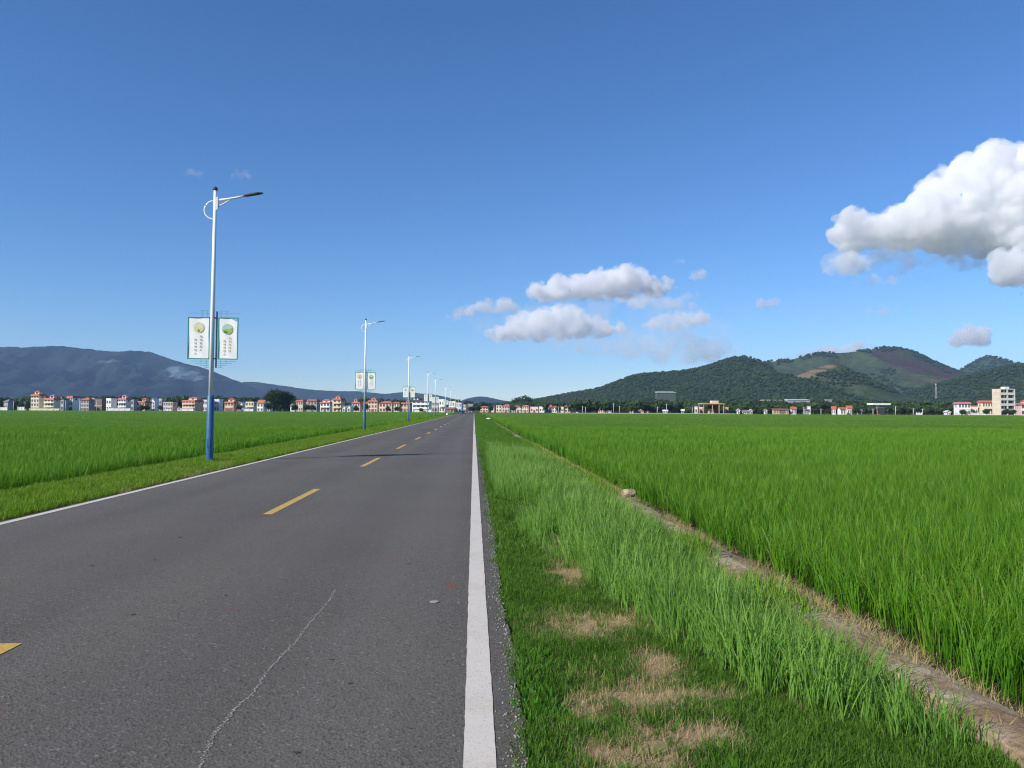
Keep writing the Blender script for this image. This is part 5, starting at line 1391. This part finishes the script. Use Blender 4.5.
crest = lambda p, V_, r: ((np.abs(V_) < 0.03) & (fbm(p[:, 0] / 40, p[:, 1] / 40, 69) > .42)) | ((fbm(p[:, 0] / 120, p[:, 1] / 120, 66) > .52) & (r.uniform(size=len(p)) < .25))
forest_on('front', 60000, 'woods covering the dark hill', None, .4, .85)
forest_on('right', 45000, 'woods covering the slope behind the tall block', None, .4, .85)
forest_on('burnt', 60000, 'scattered trees along the crest of the burnt hill', crest, .5, 1.15)
forest_on('spur', 6000, 'bushes dotted over the grassy spur', lambda p, V_, r: (fbm(p[:, 0] / 90, p[:, 1] / 90, 67) > .53) & (V_ < -.15), .4, .8)
forest_on('cone', 14000, 'woods covering the rounded distant hill')
# belt of trees along the hill foot
n = 5200
px = rng.uniform(478, 1075, n); Y = rng.uniform(500, 1350, n) ** 1.0
X = (px - 474) / F * Y
dens = fbm(X / 70, Y / 70, 98)
k = (dens > .34) & ~((Y < 640) & (px < 575)) & ~((Y < 700) & (px < 520)); X, Y = X[k], Y[k]
do_scatter('woodland', X, Y, X * 0 - .4, .55, 1.15, PW, 'belt of dark trees along the foot of the hills', [M['leaf_wood']], .03, 1.1)
n = 1300
px = rng.uniform(575, 1075, n); Y = np.where(px < 690, rng.uniform(590, 680, n), rng.uniform(440, 520, n)); X = (px - 474) / F * Y
k = (fbm(X / 25, Y / 25, 99) > .46); X, Y = X[k], Y[k]
do_scatter('woodland', X, Y, X * 0 - .4, .35, .75, PW, 'bushes and low trees behind the far rice edge', [M['leaf_wood']], .03, 1.2)
n = 2600
px = rng.uniform(-40, 470, n); Y = rng.uniform(600, 900, n); X = (px - 474) / F * Y
k = (fbm(X / 60, Y / 200, 101) > .44) & ((px < 300) | (rng.uniform(size=n) < .35)); X, Y = X[k], Y[k]
do_scatter('woodland', X, Y, X * 0 - .4, .75, 1.35, PW, 'dark trees behind the lamp side village', [M['leaf_wood']], .03, 1.1)

# ------------------------------------------------------------------ haze
hm = bpy.data.materials.new('haze'); t = NT(hm)
pv = t.n('ShaderNodeVolumePrincipled', ins={'Color': (0.42, 0.62, 1.0, 1), 'Density': 6.6e-5, 'Anisotropy': 0.0})
t.out(pv.outputs[0], True)
hz = MB().box(-7150, 7150, -7150, 7150, -1.6, 480).build('haze', hm); tag(hz, 'thin blue air over the whole plain', kind='stuff')

# ------------------------------------------------------------------ clouds (real lumps of fog lit by the sun)
def cloud_mat(name, dens, u, colr=(1, 1, 1), lo=0.36, sc=26.0, rate=0.5):
    """fog whose density breaks up into shreds"""
    m = bpy.data.materials.new(name); t = NT(m)
    pos = t.n('ShaderNodeTexCoord').outputs['Object']
    nz = t.noise(pos, 1.0 / (sc * u), 7, 0.66, 0.4)
    d = t.math('MULTIPLY', t.n('ShaderNodeMapRange', ins={'Value': nz, 'From Min': lo, 'From Max': lo + 0.16}).outputs[0], dens)
    v = t.n('ShaderNodeVolumePrincipled', ins={'Color': tuple(colr) + (1,), 'Density': d, 'Anisotropy': 0.0})
    t.out(v.outputs[0], True)
    m.cycles.volume_step_rate = rate
    return m


def inside(poly, x, y):
    c = False; j = len(poly) - 1
    for i in range(len(poly)):
        xi, yi = poly[i]; xj, yj = poly[j]
        if (yi > y) != (yj > y) and x < (xj - xi) * (y - yi) / (yj - yi) + xi: c = not c
        j = i
    return c


def edge_d(poly, x, y):
    d = 1e9
    for i in range(len(poly)):
        ax, ay = poly[i - 1]; bx, by = poly[i]
        l = (bx - ax) ** 2 + (by - ay) ** 2; t_ = max(0, min(1, ((x - ax) * (bx - ax) + (y - ay) * (by - ay)) / l))
        d = min(d, math.hypot(x - ax - t_ * (bx - ax), y - ay - t_ * (by - ay)))
    return d


TEX = {}


def cloud(poly, Y, dens, seed, label, n=90, vox=None, flat=1.0, colr=(1, 1, 1), cap=60, dep=0.9, disp=1.0, lo=0.40, sc=16.0):
    r = random.Random(seed); x0 = min(p[0] for p in poly); x1 = max(p[0] for p in poly); y0 = min(p[1] for p in poly); y1 = max(p[1] for p in poly)
    u = Y / F; sph = []; tries = 0
    while len(sph) < n and tries < 20000:
        tries += 1
        x, y = r.uniform(x0, x1), r.uniform(y0, y1)
        if not inside(poly, x, y): continue
        d = min(edge_d(poly, x, y), cap)
        if d < (3.5 if y1 - y0 > 80 else 1.5) and r.random() < .9: continue
        sph.append((x, y, max(d, 1.2) * r.uniform(.75, 1.0)))
    bm = bmesh.new()
    for (x, y, d) in sph:
        p = at(x, y, Y); rr = d * u
        dz = r.uniform(-1, 1) * dep * min(y1 - y0, 70) * u
        mtx = Matrix.Translation((p.x * (1 + dz / Y), Y + dz, p.z)) @ Matrix.Diagonal((rr * 1.15, rr * 1.3, rr, 1))
        bmesh.ops.create_icosphere(bm, subdivisions=2, radius=1, matrix=mtx)
    me = bpy.data.meshes.new('cloud'); bm.to_mesh(me); bm.free()
    me.materials.append(cloud_mat('cloud_fog', dens, u, colr, lo, sc))
    o = bpy.data.objects.new('cloud', me); col.objects.link(o)
    vs = vox or (y1 - y0) * u / 55
    md = o.modifiers.new('join', 'REMESH'); md.mode = 'VOXEL'; md.voxel_size = vs; md.use_smooth_shade = True
    for sc_, st in ((14, 6.0), (6, 4.0), (2.6, 3.4), (1.2, 2.2)):
        key = (round(sc_ * u, 2))
        if key not in TEX:
            tx = bpy.data.textures.new('cloud_lumps', 'CLOUDS'); tx.noise_scale = sc_ * u; tx.noise_depth = 4; TEX[key] = tx
        md = o.modifiers.new('lumps', 'DISPLACE'); md.texture = TEX[key]; md.texture_coords = 'GLOBAL'; md.strength = st * u * disp; md.mid_level = 0.5
    tag(o, label, kind='stuff')
    return o


cloud([(820, 240), (828, 224), (848, 215), (868, 213), (885, 214), (905, 202), (925, 184), (945, 170), (965, 158), (985, 148), (1005, 148), (1030, 140), (1070, 136), (1110, 160), (1120, 205), (1090, 256), (1000, 256), (930, 250), (870, 248), (836, 252)], 4600, 0.022, 3,
      'large white cumulus beside the picture edge', 420, vox=7, cap=18, dep=0.6, disp=.85)
cloud([(812, 270), (830, 248), (860, 240), (930, 238), (1000, 238), (1080, 238), (1100, 262), (1000, 264), (940, 272), (880, 270), (850, 278)], 4700, 0.0055, 4, 'grey ragged underside of the large cumulus', 90, vox=10, cap=12, lo=.44)
cloud([(985, 262), (1000, 252), (1030, 246), (1080, 250), (1090, 290), (1030, 293), (1004, 288), (990, 280)], 4400, 0.018, 5, 'bright lump below the large cumulus', 120, vox=9, cap=10)
cloud([(814, 272), (826, 256), (846, 250), (866, 258), (874, 270), (846, 276)], 4500, 0.010, 6, 'small puff below the large cumulus', 50, vox=8, cap=7)
cloud([(850, 284), (862, 274), (890, 270), (930, 272), (934, 280), (900, 284), (868, 288)], 4550, 0.006, 7, 'torn fragments below the large cumulus', 50, vox=8, cap=5, lo=.46)
C2 = 8000
cloud([(455, 318), (520, 302), (600, 298), (700, 300), (735, 326), (742, 350), (690, 366), (620, 360), (520, 346), (470, 335)], C2 - 1900, 0.0010, 21, 'soft thin cloud sheet behind the white banks', 130, vox=22, cap=14, sc=30.0, lo=.42)
cloud([(522, 297), (530, 286), (548, 280), (565, 277), (582, 277), (600, 270), (620, 267), (640, 269), (652, 277), (676, 280), (680, 290), (660, 297), (600, 300), (550, 302)], C2, 0.014, 11, 'white cumulus bank over the wooded hill', 260, vox=14, cap=8)
cloud([(480, 332), (500, 322), (520, 312), (540, 306), (575, 306), (600, 318), (628, 322), (630, 332), (590, 338), (540, 342), (495, 342)], C2 - 600, 0.015, 12, 'lower white bank over the wooded hill', 240, vox=14, cap=7)
cloud([(600, 300), (640, 292), (690, 292), (712, 300), (700, 310), (640, 312)], C2 - 900, 0.006, 13, 'grey shaded cloud between two white banks', 40, vox=17, cap=9)
cloud([(634, 326), (650, 318), (680, 310), (708, 311), (712, 322), (690, 330), (650, 332)], C2 - 1600, 0.010, 14, 'white puffs above the dark hill crest', 120, vox=13, cap=5)
cloud([(438, 318), (455, 308), (480, 300), (505, 296), (524, 298), (520, 310), (490, 314), (455, 320)], C2 + 400, 0.007, 15, 'thin trailing end of the white bank', 50, vox=15, cap=8)
cloud([(500, 348), (560, 340), (640, 336), (690, 332), (735, 338), (750, 352), (720, 366), (660, 368), (600, 356), (540, 356)], C2 - 1300, 0.0028, 16, 'pale rosy haze cloud low over the hill', 60, vox=24, cap=14, colr=(1, .99, .97))
cloud([(770, 358), (800, 350), (840, 341), (880, 340), (885, 352), (830, 362), (780, 366)], C2 + 1300, 0.006, 17, 'pale rosy cloud behind the hill crest', 40, vox=22, cap=10, colr=(1, .99, .97))
cloud([(944, 344), (952, 332), (965, 325), (984, 324), (1000, 334), (990, 346), (960, 349)], C2 + 900, 0.007, 18, 'pale rosy puff over the gap between hills', 40, vox=18, cap=10, colr=(1, .99, .97))
for q, (poly, d, lb) in enumerate((([(684, 276), (692, 270), (708, 270), (714, 276), (704, 281), (690, 280)], .007, 'small white puff above the white bank'),
                                   ([(746, 303), (760, 298), (780, 297), (784, 303), (770, 308), (752, 308)], .006, 'small white puff over the dark hill peak'),
                                   ([(858, 312), (866, 305), (890, 304), (904, 309), (890, 316), (866, 317)], .004, 'thin puff over the burnt hill'),
                                   ([(178, 174), (190, 169), (206, 171), (200, 176), (186, 177)], .0016, 'faint wisp beside the nearest lamp head'),
                                   ([(226, 175), (238, 170), (252, 172), (250, 178), (234, 178)], .0022, 'faint wisp above the nearest lamp head'),
                                   ([(280, 376), (295, 370), (318, 372), (314, 380), (290, 381)], .002, 'faint wisp over the blue range'),
                                   ([(672, 262), (680, 258), (690, 260), (684, 264)], .004, 'tiny wisp above the small puff'))):
    cloud(poly, C2 - 400 + q * 150, d, 30 + q, lb, 24, vox=10, cap=5)
